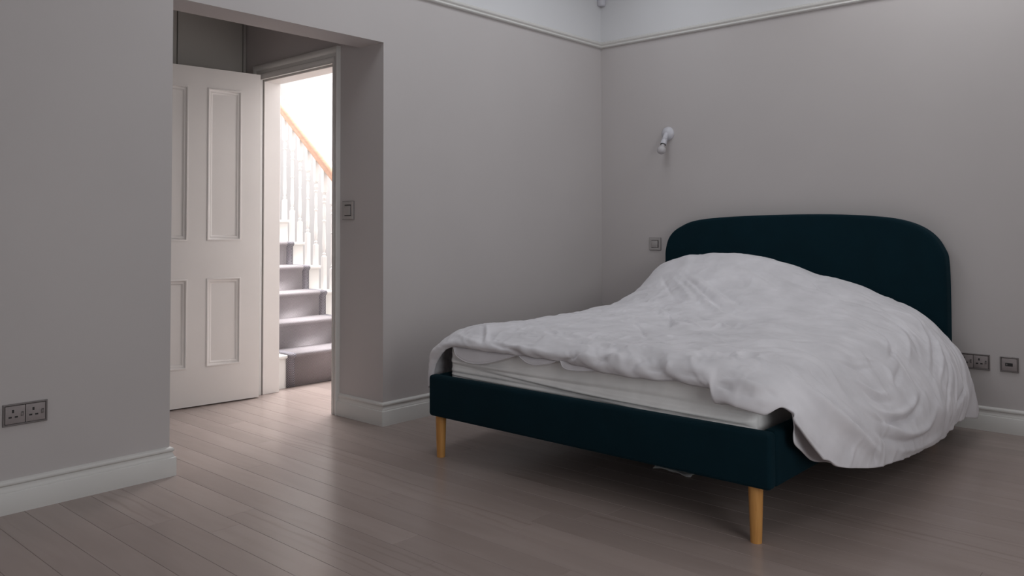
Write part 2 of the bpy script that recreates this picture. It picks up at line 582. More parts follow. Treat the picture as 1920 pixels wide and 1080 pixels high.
dpart('stile', 0, cols[0][0], DZ0, DZ1, -DT, 0)
dpart('stile', cols[1][1], DW, DZ0, DZ1, -DT, 0)
for a, b in ((DZ0, rows[0][0]), (rows[0][1], rows[1][0]), (rows[1][1], DZ1)):
    dpart('rail', cols[0][0], cols[1][1], a, b, -DT, 0)
for r0, r1 in rows:
    dpart('muntin', cols[0][1], cols[1][0], r0, r1, -DT, 0)
MP = [(0, 0), (0, .0035), (.005, .0055), (.010, .0035), (.012, -.001), (.020, -.005), (.024, -.004), (.028, -.008), (.035, -.011), (.035, -.02), (0, -.02)]
for c0, c1 in cols:
    for r0, r1 in rows:
        p = dpart('panel', c0, c1, r0, r1, -.030, -.011)
        bm = bmesh.new()
        rings = []
        for uu, zz, su, sz in ((c0, r0, 1, 1), (c1, r0, -1, 1), (c1, r1, -1, -1), (c0, r1, 1, -1)):
            rings.append([bm.verts.new(dpt(uu + su * w, zz + sz * w, d)) for w, d in MP])
        k = len(MP)
        for i in range(4):
            a, b = rings[i], rings[(i + 1) % 4]
            for j in range(k):
                bm.faces.new((a[j], a[(j + 1) % k], b[(j + 1) % k], b[j]))
        fin('panel_moulding', bm, DOORP, p, smooth=True)
# knob on the far stile (hidden by the left jamb in the photograph)
bm = bmesh.new()
lathe(bm, [(.026, 0), (.026, .006), (.010, .010), (.010, .03), (.024, .04), (.028, .052), (.022, .064), (0, .068)], dpt(.735, 1.0), DN)
fin('door_knob', bm, METAL, door, smooth=True)

ward = thing('fitted_wardrobe', (-2.6, LY, 0), 'dark flat wardrobe doors filling the wall above and behind the white panelled door', 'wardrobe')
edges = [-2.085, -2.536, -2.987, -3.438, -3.889]
for a, b in zip(edges[:-1], edges[1:]):
    boxo('wardrobe_door', b + .003, a - .003, LY, LY + .018, .08, 2.58, LOBBY, ward, bevel=.0015, seg=1)
boxo('filler_strip', edges[0] + .004, XR - .004, LY + .004, LY + .018, .0, 2.58, LOBBY, ward)
boxo('plinth', edges[-1], edges[0], LY + .008, LY + .018, 0, .074, LOBBY, ward)

# ------------------------------------------------------------------ staircase beyond the door
ST = thing('staircase', (-1.45, 1.31, 0), 'white stairs with grey herringbone carpet runner and oak handrail beyond the doorway', 'stairs')
GO, RI, R1, SY = .225, .185, .222, 1.312
SX0, SX1 = WX + .010, -1.060
NST = 13
for i in range(NST):
    y = SY + GO * i
    zt = R1 + RI * i
    zb = 0 if i == 0 else R1 + RI * (i - 1)
    boxo('riser', SX0, SX1 - .03, y, y + .018, zb, zt - .022, STAIRW, ST)
    boxo('tread', SX0, SX1, y - .02, y + GO + .018, zt - .022, zt, STAIRW, ST, bevel=.006, seg=2)
bm = bmesh.new()                                 # cut string under the open right-hand ends
prof = [(SY + .01, 0)]
for i in range(NST):
    zt = R1 + RI * i - .022
    prof += [(SY + .01 + GO * i, zt), (SY + .01 + GO * (i + 1), zt)]
prof += [(SY + GO * NST, R1 + RI * (NST - 2) - .25), (SY + GO * 1.7, 0)]
va = [bm.verts.new((SX1 - .03, y, z)) for y, z in prof]
vb = [bm.verts.new((SX1 - .055, y, z)) for y, z in prof]
bm.faces.new(va); bm.faces.new(vb[::-1])
for i in range(len(prof)):
    j = (i + 1) % len(prof)
    bm.faces.new((va[i], va[j], vb[j], vb[i]))
fin('string', bm, STAIRW, ST)
boxo('landing', WX + .01, SX1, SY + GO * NST + .019, HB - .002, R1 + RI * (NST - 1) - .2, R1 + RI * (NST - 1), STAIRW, ST)

CX0, CX1, BW = -1.822, -1.19, .062


def runner_path():
    pts = []
    e = .009
    for i in range(NST):
        y = SY + GO * i
        zt = R1 + RI * i
        zb = .002 if i == 0 else R1 + RI * (i - 1) + e
        pts.append((y - e, zb))
        pts.append((y - e, zt - .034))
        # nosing roll
        for a in (-60, -20, 20, 55, 90):
            pts.append((y - .014 - math.cos(math.radians(a)) * .0145 if a < 90 else y - .012, zt - .008 + math.sin(math.radians(a)) * .0165))
        if i < NST - 1:
            pts.append((y + GO - e - .002, zt + e))
    return pts


def runner_bm(x0, x1):
    bm = bmesh.new()
    uvl = bm.loops.layers.uv.new('UVMap')
    pts = runner_path()
    s = [0]
    for a, b in zip(pts[:-1], pts[1:]):
        s.append(s[-1] + math.hypot(b[0] - a[0], b[1] - a[1]))
    A = [bm.verts.new((x0, *p)) for p in pts]
    B = [bm.verts.new((x1, *p)) for p in pts]
    for i in range(len(pts) - 1):
        f = bm.faces.new((A[i], B[i], B[i + 1], A[i + 1]))
        f.smooth = True
        for l, uv in zip(f.loops, ((0, s[i]), (x1 - x0, s[i]), (x1 - x0, s[i + 1]), (0, s[i + 1]))):
            l[uvl].uv = uv
    return bm


runner = None
for nm, a, b, m in (('carpet_runner', CX0 + BW, CX1 - BW, CARPET), ('runner_border', CX0, CX0 + BW, BORDER), ('runner_border', CX1 - BW, CX1, BORDER)):
    o = fin(nm, runner_bm(a, b), m, runner or ST)
    if runner is None:
        runner = o
        o['label'] = 'grey herringbone carpet runner up the middle of the stairs'
    else:
        o['label'] = 'dark herringbone border of the carpet runner'
    md = o.modifiers.new('thickness', 'SOLIDIFY'); md.thickness = .006; md.offset = -1

BX = -1.105
rail_z = lambda y: 1.466 + .8222 * (y - 1.794)   # underside of the handrail
HR = [(-.024, 0), (.024, 0), (.029, .008), (.026, .020), (.033, .034), (.033, .046), (.026, .058), (.012, .064), (-.012, .064), (-.026, .058), (-.033, .046), (-.033, .034), (-.026, .020), (-.029, .008)]
bm = bmesh.new()
ra = [bm.verts.new((BX + u, 1.22, rail_z(1.22) + w * 1.75)) for u, w in HR]
rb = [bm.verts.new((BX + u, 4.25, rail_z(4.25) + w * 1.75)) for u, w in HR]
for i in range(len(HR)):
    j = (i + 1) % len(HR)
    bm.faces.new((ra[i], ra[j], rb[j], rb[i]))
bm.faces.new(ra[::-1]); bm.faces.new(rb)
fin('handrail', bm, RAILW, ST, smooth=True)['label'] = 'oak handrail above the white balusters'


def baluster_mesh(h):
    bm = bmesh.new()
    s = .0165
    lo = h - .70                                   # square foot
    box(bm, -s, s, -s, s, 0, lo)
    prof = [(.0165, lo), (.010, lo + .012), (.014, lo + .022), (.009, lo + .032), (.013, lo + .06), (.015, lo + .10), (.012, lo + .18), (.0095, lo + .27),
            (.014, lo + .28), (.009, lo + .29), (.012, lo + .32), (.0125, lo + .37), (.009, lo + .42), (.016, lo + .43), (.009, lo + .44), (.015, lo + .465), (.009, lo + .49), (.0155, lo + .50), (.0165, lo + .515)]
    lathe(bm, prof, (0, 0, 0), seg=10)
    # square head cut to the rail slope
    vs = box(bm, -s, s, -s, s, lo + .51, h)
    for v in vs:
        if v.co.z > h - 1e-6: v.co.z += .8222 * v.co.y + .004
    bmesh.ops.recalc_face_normals(bm, faces=bm.faces)
    me = bpy.data.meshes.new('baluster')
    bm.to_mesh(me); bm.free()
    me.materials.append(STAIRW)
    return me


ys = (.045, .158)
bmeshes = []
for k, dy in enumerate(ys):
    bmeshes.append(baluster_mesh(rail_z(SY - .02 + dy) - R1))
for i in range(NST - 1):
    for k, dy in enumerate(ys):
        if i == 0 and k == 0: continue
        o = bpy.data.objects.new('baluster', bmeshes[k])
        COL.objects.link(o)
        o.parent = ST
        y = SY - .02 + dy + GO * i
        o.location = Vector((BX, y, R1 + RI * i)) - ST.location
bm = bmesh.new()
box(bm, BX - .045, BX + .045, 1.17, 1.26, 0, 1.28)
fin('newel_post', bm, STAIRW, ST, bevel=.004)

# ------------------------------------------------------------------ bed
BY0, BY1, BXF = -.645, -2.325, -2.31             # frame sides and foot face
bed = thing('bed', (-1.2, -1.485, 0), 'double bed with dark teal upholstered frame on oak legs', 'bed')


def headboard():
    pts = [(-.600, .19), (-.600, .50), (-.600, .84), (-.605, .935), (-.637, 1.02), (-.715, 1.082), (-.86, 1.128), (-1.19, 1.150), (-1.655, 1.155),
           (-1.965, 1.139), (-2.135, 1.107), (-2.245, 1.048), (-2.308, .962), (-2.330, .86), (-2.333, .5), (-2.333, .19)]
    P = np.array(pts)
    out = []
    n = len(P)
    for i in range(n - 1):
        p0, p1, p2, p3 = P[max(i - 1, 0)], P[i], P[i + 1], P[min(i + 2, n - 1)]
        for t in np.linspace(0, 1, 7)[:-1]:
            out.append(.5 * ((2 * p1) + (-p0 + p2) * t + (2 * p0 - 5 * p1 + 4 * p2 - p3) * t * t + (-p0 + 3 * p1 - 3 * p2 + p3) * t ** 3))
    out.append(P[-1])
    c = np.array([-1.465, .60])
    bm = bmesh.new()
    rings = []
    # rounded edge: (x, inset)
    for xx, ins in ((-.022, .006), (-.026, 0), (-.100, 0), (-.108, .002), (-.115, .007), (-.119, .014), (-.1205, .024)):
        ring = []
        for i, q in enumerate(out):
            a, b = out[max(i - 1, 0)], out[min(i + 1, len(out) - 1)]
            d = b - a; d = d / np.linalg.norm(d)
            nrm = np.array([d[1], -d[0]])
            if np.dot(nrm, c - q) < 0: nrm = -nrm
            w = q + nrm * ins
            ring.append(bm.verts.new((xx, w[0], w[1])))
        rings.append(ring)
    for A, B in zip(rings[:-1], rings[1:]):
        for i in range(len(out)):
            j = (i + 1) % len(out)
            bm.faces.new((A[i], A[j], B[j], B[i]))
    bm.faces.new(rings[0]); bm.faces.new(rings[-1][::-1])
    return fin('headboard', bm, TEAL, bed, smooth=True)


headboard()


def upholstered(name, x0, x1, y0, y1, z0, z1, r=.016):
    return boxo(name, x0, x1, y0, y1, z0, z1, TEAL, bed, bevel=r, seg=4)


upholstered('footboard', BXF, BXF + .055, BY1, BY0, .197, .388)
upholstered('side_rail', BXF + .056, -.122, BY0 - .055, BY0, .197, .386)
upholstered('side_rail', BXF + .056, -.122, BY1, BY1 + .055, .197, .386)
boxo('base_panel', BXF + .056, -.125, BY1 + .056, BY0 - .056, .205, .30, TEAL, bed)
for lx, ly in ((-2.258, -.677), (-2.258, -2.250), (-.20, -.70), (-.20, -2.27)):
    bm = bmesh.new()
    frustum(bm, (lx, ly, 0), (lx, ly, .198), .0195, .0255, 20)
    fin('leg', bm, LEGW, bed, smooth=True)

# mattress with a loose fitted sheet
MX0, MX1, MY0, MY1, MZ0, MZ1 = -2.215, -.135, -.705, -2.240, .302, .545


def mattress():
    bm = bmesh.new()
    box(bm, MX0, MX1, MY1, MY0, MZ0, MZ1)
    bmesh.ops.bevel(bm, geom=[e for e in bm.edges], offset=.035, segments=4, profile=.5, affect='EDGES')
    return fin('mattress', bm, SHEET, None, smooth=True)


mattress_o = mattress()
tag(mattress_o, 'white mattress in a creased fitted sheet lying in the teal bed frame', 'mattress')


def sheet_front():
    # creased skirt of the fitted sheet across the foot of the mattress
    ny, nz = 180, 46
    yv = np.linspace(MY0 - .001, MY1 + .001, ny)
    zv = np.linspace(.35, .525, nz)
    Y, Z = np.meshgrid(yv, zv, indexing='ij')
    s = (MY0 - Y) / (MY0 - MY1)
    X = np.full_like(Y, MX0 - .004)
    rnd = random.Random(3)
    D = np.zeros_like(Y)
    # long low folds running across, dipping towards the right
    for (z_l, z_r, a, w) in ((.455, .440, .006, .010), (.430, .395, .008, .008), (.412, .372, .010, .007), (.395, .362, .008, .005), (.442, .380, .006, .006)):
        zc = z_l + (z_r - z_l) * s + .006 * np.sin(6 * s + z_l * 90)
        amp = 2.0 * a * (.65 + .35 * np.sin(4.2 * s + z_r * 60))
        D += amp * np.exp(-((Z - zc) / w) ** 2)
        D -= .5 * amp * np.exp(-((Z - zc + 1.6 * w) / (.7 * w)) ** 2)
    # gathered elastic near the right corner
    D += .003 * np.sin(Z * 420) * np.exp(-((s - .955) / .02) ** 2)
    D += .002 * np.sin(Z * 170 + 9 * s) * np.exp(-((s - .03) / .05) ** 2)
    edge = np.minimum(1, np.minimum(s, 1 - s) / .02)
    X = X - D * edge - .003 + .018 * (1 - np.sqrt(np.clip(1 - (1 - edge) ** 2, 0, 1)))
    V = np.stack([X, Y, Z], -1).reshape(-1, 3)
    F = [(i * nz + j, (i + 1) * nz + j, (i + 1) * nz + j + 1, i * nz + j + 1) for i in range(ny - 1) for j in range(nz - 1)]
    me = bpy.data.meshes.new('fitted_sheet')
    me.from_pydata(V.tolist(), [], F)
    me.polygons.foreach_set('use_smooth', [True] * len(F))
    o = new_obj('fitted_sheet', me, SHEET, mattress_o)
    md = o.modifiers.new('thickness', 'SOLIDIFY'); md.thickness = .004; md.offset = 0
    return o


sheet_front()

# ------------------------------------------------------------------ duvet
# section curves of the duvet: x, then (y, z) or (x, y, z) from the left hem over the top to the right hem
SECT = [
    (-0.140, [(-0.6, 0.42), (-0.6, 0.55), (-0.625, 0.7), (-0.75, 0.82), (-1, 0.86), (-1.35, 0.85), (-1.7, 0.77), (-2, 0.69), (-2.22, 0.58), (-2.38, 0.43), (-2.448, 0.292), (-2.475, 0.125)]),
    (-0.300, [(-0.575, 0.42), (-0.58, 0.58), (-0.62, 0.76), (-0.75, 0.865), (-1.05, 0.91), (-1.35, 0.897), (-1.7, 0.815), (-2, 0.733), (-2.25, 0.625), (-2.42, 0.46), (-2.478, 0.292), (-2.497, 0.118)]),
    (-0.500, [(-0.575, 0.4), (-0.58, 0.52), (-0.61, 0.63), (-0.75, 0.765), (-1, 0.83), (-1.35, 0.83), (-1.7, 0.77), (-2, 0.71), (-2.26, 0.605), (-2.44, 0.45), (-2.503, 0.282), (-2.49, 0.15)]),
    (-0.750, [(-0.575, 0.38), (-0.58, 0.49), (-0.61, 0.585), (-0.75, 0.655), (-1, 0.715), (-1.35, 0.73), (-1.7, 0.71), (-2, 0.665), (-2.27, 0.585), (-2.45, 0.43), (-2.513, 0.272), (-2.503, 0.145)]),
    (-1.050, [(-0.575, 0.38), (-0.58, 0.48), (-0.61, 0.58), (-0.75, 0.61), (-1, 0.635), (-1.35, 0.645), (-1.7, 0.645), (-2, 0.63), (-2.28, 0.57), (-2.45, 0.42), (-2.518, 0.282), (-2.5, 0.135)]),
    (-1.400, [(-0.575, 0.37), (-0.58, 0.48), (-0.61, 0.575), (-0.75, 0.6), (-1, 0.615), (-1.35, 0.62), (-1.7, 0.62), (-2, 0.615), (-2.28, 0.56), (-2.44, 0.42), (-2.51, 0.28), (-2.5, 0.158)]),
    (-1.750, [(-0.575, 0.36), (-0.58, 0.48), (-0.61, 0.572), (-0.75, 0.6), (-1, 0.61), (-1.35, 0.61), (-1.7, 0.61), (-2, 0.61), (-2.27, 0.56), (-2.42, 0.43), (-2.48, 0.31), (-2.498, 0.192)]),
    (-2.000, [(-0.573, 0.33), (-0.578, 0.47), (-0.61, 0.565), (-0.75, 0.6), (-1, 0.61), (-1.35, 0.61), (-1.7, 0.61), (-2, 0.605), (-2.26, 0.56), (-2.4, 0.45), (-2.45, 0.34), (-1.95, -2.472, 0.227)]),
    (-2.150, [(-0.573, 0.32), (-0.578, 0.45), (-0.612, 0.545), (-0.75, 0.588), (-1, 0.6), (-1.35, 0.6), (-1.7, 0.6), (-2, 0.598), (-2.25, 0.555), (-2.12, -2.375, 0.468), (-2.12, -2.425, 0.365), (-2.03, -2.458, 0.245)]),
    (-2.240, [(-0.582, 0.31), (-0.587, 0.42), (-0.618, 0.505), (-0.75, 0.557), (-1, 0.57), (-1.35, 0.575), (-1.7, 0.575), (-2, 0.575), (-2.24, 0.535), (-2.185, -2.365, 0.47), (-2.195, -2.412, 0.392), (-2.07, -2.452, 0.262)]),
    (-2.275, [(-0.602, 0.32), (-0.607, 0.41), (-0.638, 0.48), (-0.75, 0.537), (-1, 0.545), (-1.35, 0.552), (-1.7, 0.535), (-2, 0.535), (-2.22, 0.505), (-2.207, -2.36, 0.466), (-2.232, -2.402, 0.415), (-2.1, -2.445, 0.28)]),
    (-2.262, [(-0.632, 0.33), (-0.637, 0.4), (-0.668, 0.46), (-0.76, 0.525), (-1, 0.527), (-1.35, 0.526), (-1.7, 0.505), (-2, 0.505), (-2.2, 0.497), (-2.22, -2.355, 0.46), (-2.25, -2.395, 0.425), (-2.135, -2.44, 0.29)]),
]
# folds: points along the crease, height (negative = hollow), widths on either side
FOLDS = [
    ([(-0.440, -0.880, 0.839), (-0.579, -1.040, 0.796), (-0.704, -1.197, 0.747), (-0.842, -1.365, 0.699), (-0.940, -1.488, 0.670), (-1.054, -1.618, 0.646), (-1.203, -1.769, 0.630)], 0.014616, 0.016, 0.03),
    ([(-0.475, -0.881, 0.822), (-0.612, -1.017, 0.778), (-0.742, -1.159, 0.731), (-0.887, -1.318, 0.685), (-1.018, -1.455, 0.653), (-1.161, -1.595, 0.634), (-1.291, -1.729, 0.625)], 0.013572, 0.014, 0.024),
    ([(-0.468, -0.828, 0.812), (-0.614, -0.966, 0.770), (-0.709, -1.058, 0.737), (-0.831, -1.182, 0.700), (-0.915, -1.257, 0.675), (-1.005, -1.333, 0.653)], 0.012528, 0.014, 0.024),
    ([(-0.517, -1.010, 0.824), (-0.653, -1.194, 0.768), (-0.738, -1.305, 0.735), (-0.841, -1.430, 0.699), (-0.913, -1.524, 0.677), (-1.005, -1.649, 0.653)], -0.009396, 0.022, 0.014),
    ([(-0.559, -0.981, 0.800), (-0.680, -1.119, 0.754), (-0.763, -1.212, 0.724), (-0.872, -1.326, 0.690), (-0.939, -1.407, 0.670), (-1.034, -1.521, 0.649)], -0.01044, 0.012, 0.012),
    ([(-0.475, -0.788, 0.795), (-0.592, -0.876, 0.763), (-0.666, -0.937, 0.740), (-0.778, -1.034, 0.709), (-0.870, -1.111, 0.684), (-1.005, -1.216, 0.651)], -0.00783, 0.012, 0.01),
    ([(-0.651, -0.697, 0.665), (-0.649, -0.742, 0.689), (-0.654, -0.797, 0.709), (-0.642, -0.838, 0.727), (-0.623, -0.870, 0.746)], -0.0145, 0.01, 0.014),
    ([(-0.392, -1.240, 0.883), (-0.435, -1.320, 0.859), (-0.475, -1.392, 0.835), (-0.513, -1.459, 0.812), (-0.561, -1.537, 0.783), (-0.627, -1.635, 0.748), (-0.694, -1.743, 0.718)], -0.0116, 0.022, 0.03),
    ([(-0.372, -1.129, 0.894), (-0.462, -1.266, 0.851), (-0.527, -1.367, 0.818), (-0.623, -1.508, 0.766), (-0.693, -1.614, 0.733), (-0.809, -1.763, 0.690)], 0.0087, 0.035, 0.035),
    ([(-0.447, -1.467, 0.834), (-0.488, -1.581, 0.797), (-0.514, -1.669, 0.773), (-0.542, -1.796, 0.744), (-0.560, -1.888, 0.725), (-0.552, -1.997, 0.702)], -0.00725, 0.02, 0.02),
    ([(-0.531, -1.522, 0.795), (-0.576, -1.633, 0.763), (-0.610, -1.743, 0.737), (-0.619, -1.855, 0.718), (-0.616, -1.964, 0.698)], 0.00725, 0.02, 0.02),
    ([(-0.426, -1.736, 0.783), (-0.475, -1.770, 0.764), (-0.519, -1.804, 0.748), (-0.561, -1.839, 0.733), (-0.587, -1.870, 0.722)], -0.0087, 0.01, 0.01),
    ([(-1.188, -1.816, 0.631), (-1.266, -1.927, 0.624), (-1.310, -2.022, 0.615), (-1.305, -2.093, 0.607), (-1.276, -2.150, 0.599)], -0.00725, 0.014, 0.014),
    ([(-1.078, -1.148, 0.637), (-1.033, -1.153, 0.644), (-1.005, -1.168, 0.650), (-0.995, -1.194, 0.653), (-0.998, -1.230, 0.653)], 0.01595, 0.012, 0.016),
    ([(-1.203, -1.155, 0.626), (-1.149, -1.157, 0.630), (-1.129, -1.176, 0.632), (-1.176, -1.230, 0.629), (-1.254, -1.299, 0.626)], 0.01305, 0.012, 0.012),
    ([(-1.408, -1.414, 0.620), (-1.486, -1.481, 0.617), (-1.534, -1.532, 0.615), (-1.514, -1.557, 0.616), (-1.474, -1.575, 0.617)], 0.01595, 0.012, 0.016),
    ([(-1.489, -1.669, 0.616), (-1.432, -1.669, 0.619), (-1.393, -1.678, 0.621), (-1.420, -1.718, 0.619), (-1.467, -1.769, 0.617)], 0.01595, 0.012, 0.012),
    ([(-1.496, -1.783, 0.617), (-1.414, -1.760, 0.619), (-1.360, -1.752, 0.622), (-1.367, -1.780, 0.622), (-1.401, -1.822, 0.621)], 0.0145, 0.012, 0.012),
    ([(-1.122, -1.380, 0.636), (-1.212, -1.456, 0.630), (-1.284, -1.525, 0.626), (-1.298, -1.568, 0.625), (-1.298, -1.609, 0.625)], -0.0116, 0.012, 0.012),
    ([(-1.100, -1.216, 0.636), (-1.249, -1.312, 0.626), (-1.408, -1.411, 0.620), (-1.555, -1.495, 0.615), (-1.701, -1.575, 0.611)], -0.0145, 0.01, 0.01),
    ([(-1.217, -1.373, 0.628), (-1.347, -1.474, 0.623), (-1.458, -1.568, 0.618), (-1.523, -1.637, 0.615), (-1.577, -1.702, 0.614)], 0.01305, 0.01, 0.014),
    ([(-1.620, -1.763, 0.613), (-1.633, -1.814, 0.614), (-1.627, -1.856, 0.615), (-1.583, -1.877, 0.616), (-1.511, -1.889, 0.618)], -0.01015, 0.01, 0.01),
    ([(-1.716, -1.709, 0.611), (-1.742, -1.778, 0.611), (-1.777, -1.843, 0.612), (-1.814, -1.901, 0.613), (-1.841, -1.950, 0.611)], 0.01015, 0.01, 0.012),
    ([(-1.804, -1.682, 0.610), (-1.862, -1.691, 0.610), (-1.906, -1.689, 0.610), (-1.912, -1.662, 0.610), (-1.899, -1.622, 0.610)], 0.0116, 0.01, 0.012),
    ([(-1.591, -1.292, 0.613), (-1.670, -1.385, 0.611), (-1.764, -1.475, 0.610), (-1.909, -1.588, 0.610), (-2.049, -1.689, 0.609)], -0.01015, 0.01, 0.01),
    ([(-1.525, -1.189, 0.614), (-1.472, -1.200, 0.616), (-1.431, -1.221, 0.618), (-1.436, -1.269, 0.618), (-1.445, -1.326, 0.618)], 0.01015, 0.012, 0.012),
    ([(-1.628, -1.380, 0.612), (-1.571, -1.395, 0.614), (-1.538, -1.423, 0.615), (-1.554, -1.466, 0.614), (-1.591, -1.515, 0.613)], 0.01015, 0.01, 0.012),
    ([(-2.064, -1.528, 0.608), (-2.009, -1.531, 0.610), (-1.962, -1.542, 0.611), (-1.963, -1.584, 0.611), (-1.981, -1.635, 0.611)], 0.0087, 0.01, 0.01),
    ([(-1.914, -1.155, 0.611), (-1.865, -1.143, 0.611), (-1.829, -1.151, 0.610), (-1.826, -1.198, 0.610), (-1.833, -1.258, 0.610)], 0.01015, 0.01, 0.014),
    ([(-1.664, -1.059, 0.611), (-1.653, -1.101, 0.612), (-1.641, -1.141, 0.612), (-1.613, -1.168, 0.613), (-1.569, -1.189, 0.613)], 0.00725, 0.012, 0.012),
    ([(-1.981, -1.387, 0.610), (-1.922, -1.387, 0.610), (-1.863, -1.389, 0.610), (-1.817, -1.401, 0.610), (-1.775, -1.414, 0.610)], -0.00725, 0.01, 0.01),
    ([(-1.562, -1.936, 0.616), (-1.598, -2.024, 0.609), (-1.595, -2.092, 0.602), (-1.537, -2.137, 0.596), (-1.452, -2.171, 0.591)], -0.00725, 0.014, 0.014),
    ([(-1.966, -1.990, 0.607), (-1.816, -2.024, 0.607), (-1.715, -2.065, 0.604), (-1.611, -2.154, 0.592), (-1.478, -2.196, 0.585), (-1.269, -2.240, 0.578)], 0.00725, 0.014, 0.014),
    ([(-2.072, -2.088, 0.594), (-1.963, -2.101, 0.595), (-1.870, -2.126, 0.594), (-1.804, -2.169, 0.588), (-1.723, -2.213, 0.579)], -0.0058, 0.014, 0.014),
    ([(-2.134, -1.945, 0.603), (-2.092, -1.972, 0.604), (-2.044, -2.001, 0.604), (-2.025, -2.049, 0.600), (-2.011, -2.102, 0.594)], -0.00725, 0.012, 0.012),
    ([(-2.157, -1.562, 0.599), (-2.108, -1.617, 0.605), (-2.073, -1.660, 0.607), (-2.042, -1.718, 0.609), (-2.042, -1.756, 0.609), (-2.057, -1.797, 0.608)], -0.0116, 0.01, 0.008),
    ([(-2.210, -1.615, 0.587), (-2.180, -1.660, 0.595), (-2.152, -1.704, 0.600), (-2.135, -1.757, 0.602), (-2.134, -1.817, 0.603)], 0.01015, 0.012, 0.02),
    ([(-2.180, -1.367, 0.594), (-2.180, -1.420, 0.594), (-2.177, -1.472, 0.595), (-2.165, -1.519, 0.598), (-2.142, -1.555, 0.601)], -0.0087, 0.01, 0.01),
    ([(-2.266, -1.038, 0.557), (-2.266, -1.127, 0.559), (-2.269, -1.189, 0.558), (-2.272, -1.271, 0.556), (-2.274, -1.332, 0.553), (-2.271, -1.407, 0.557)], 0.0116, 0.012, 0.012),
    ([(-2.253, -0.971, 0.563), (-2.262, -1.040, 0.560), (-2.269, -1.091, 0.555), (-2.275, -1.159, 0.546), (-2.272, -1.193, 0.539), (-2.262, -1.223, 0.528)], -0.0145, 0.008, 0.01),
    ([(-1.951, -0.684, 0.593), (-2.108, -0.836, 0.600), (-2.185, -0.911, 0.589), (-2.230, -0.951, 0.573), (-2.266, -0.984, 0.555)], 0.0116, 0.006, 0.012),
    ([(-1.981, -0.684, 0.592), (-2.108, -0.808, 0.598), (-2.188, -0.884, 0.588), (-2.239, -0.930, 0.569), (-2.271, -0.957, 0.550)], -0.00725, 0.01, 0.006),
    ([(-2.210, -0.748, 0.570), (-2.237, -0.811, 0.565), (-2.255, -0.866, 0.560), (-2.260, -0.911, 0.558), (-2.260, -0.951, 0.559)], 0.0058, 0.012, 0.012),
    ([(-2.262, -1.387, 0.525), (-2.264, -1.410, 0.526), (-2.273, -1.454, 0.542), (-2.269, -1.495, 0.555), (-2.253, -1.528, 0.568)], -0.0145, 0.01, 0.012),
    ([(-2.262, -1.441, 0.522), (-2.272, -1.479, 0.538), (-2.269, -1.517, 0.554), (-2.266, -1.560, 0.557), (-2.266, -1.602, 0.556)], 0.0145, 0.012, 0.014),
    ([(-2.262, -1.548, 0.514), (-2.273, -1.585, 0.541), (-2.267, -1.606, 0.553), (-2.266, -1.631, 0.554), (-2.271, -1.655, 0.546)], -0.0145, 0.01, 0.01),
    ([(-2.266, -1.615, 0.555), (-2.253, -1.647, 0.566), (-2.242, -1.671, 0.574), (-2.259, -1.704, 0.560), (-2.271, -1.729, 0.545)], 0.0145, 0.014, 0.014),
    ([(-2.275, -1.743, 0.526), (-2.272, -1.758, 0.542), (-2.259, -1.770, 0.560), (-2.239, -1.792, 0.576), (-2.203, -1.810, 0.591)], -0.0087, 0.01, 0.012),
    ([(-2.275, -1.784, 0.526), (-2.274, -1.820, 0.536), (-2.271, -1.851, 0.545), (-2.271, -1.881, 0.547), (-2.271, -1.913, 0.547)], -0.0087, 0.01, 0.01),
    ([(-2.275, -1.907, 0.538), (-2.269, -1.906, 0.549), (-2.261, -1.906, 0.561), (-2.251, -1.912, 0.571), (-2.239, -1.919, 0.578)], 0.01015, 0.01, 0.014),
    ([(-2.275, -1.946, 0.538), (-2.273, -1.974, 0.540), (-2.271, -2.004, 0.545), (-2.271, -2.039, 0.542), (-2.273, -2.074, 0.538)], -0.01015, 0.008, 0.01),
    ([(-2.271, -2.100, 0.536), (-2.248, -2.135, 0.554), (-2.239, -2.160, 0.557), (-2.231, -2.198, 0.554), (-2.229, -2.227, 0.547), (-2.224, -2.264, 0.535)], -0.01595, 0.01, 0.01),
    ([(-2.271, -2.107, 0.534), (-2.275, -2.130, 0.526), (-2.275, -2.152, 0.522), (-2.280, -2.172, 0.511), (-2.282, -2.189, 0.504)], -0.0174, 0.008, 0.008),
    ([(-2.254, -2.162, 0.544), (-2.253, -2.199, 0.536), (-2.251, -2.235, 0.527), (-2.246, -2.262, 0.519), (-2.236, -2.288, 0.509)], 0.0174, 0.018, 0.018),
    ([(-2.288, -2.176, 0.496), (-2.281, -2.202, 0.501), (-2.273, -2.224, 0.505), (-2.272, -2.241, 0.499), (-2.272, -2.257, 0.488)], -0.0116, 0.01, 0.01),
    ([(-2.289, -2.224, 0.475), (-2.273, -2.257, 0.484), (-2.262, -2.280, 0.481), (-2.242, -2.307, 0.476), (-2.229, -2.326, 0.469), (-2.216, -2.350, 0.466)], 0.01015, 0.012, 0.012),
    ([(-2.222, -2.337, 0.468), (-2.224, -2.320, 0.487), (-2.226, -2.302, 0.504), (-2.231, -2.285, 0.516), (-2.231, -2.268, 0.529)], -0.0145, 0.01, 0.014),
    ([(-1.966, -2.187, 0.582), (-2.050, -2.279, 0.549), (-2.071, -2.360, 0.489), (-2.042, -2.411, 0.430), (-1.963, -2.445, 0.370), (-1.868, -2.471, 0.306), (-1.745, -2.493, 0.242), (-1.645, -2.500, 0.203)], 0.0374, 0.05, 0.026),
    ([(-1.952, -2.314, 0.532), (-1.962, -2.359, 0.495), (-1.952, -2.405, 0.445), (-1.932, -2.432, 0.406), (-1.890, -2.451, 0.367), (-1.844, -2.468, 0.326), (-1.774, -2.486, 0.278), (-1.703, -2.496, 0.238)], -0.0264, 0.012, 0.016),
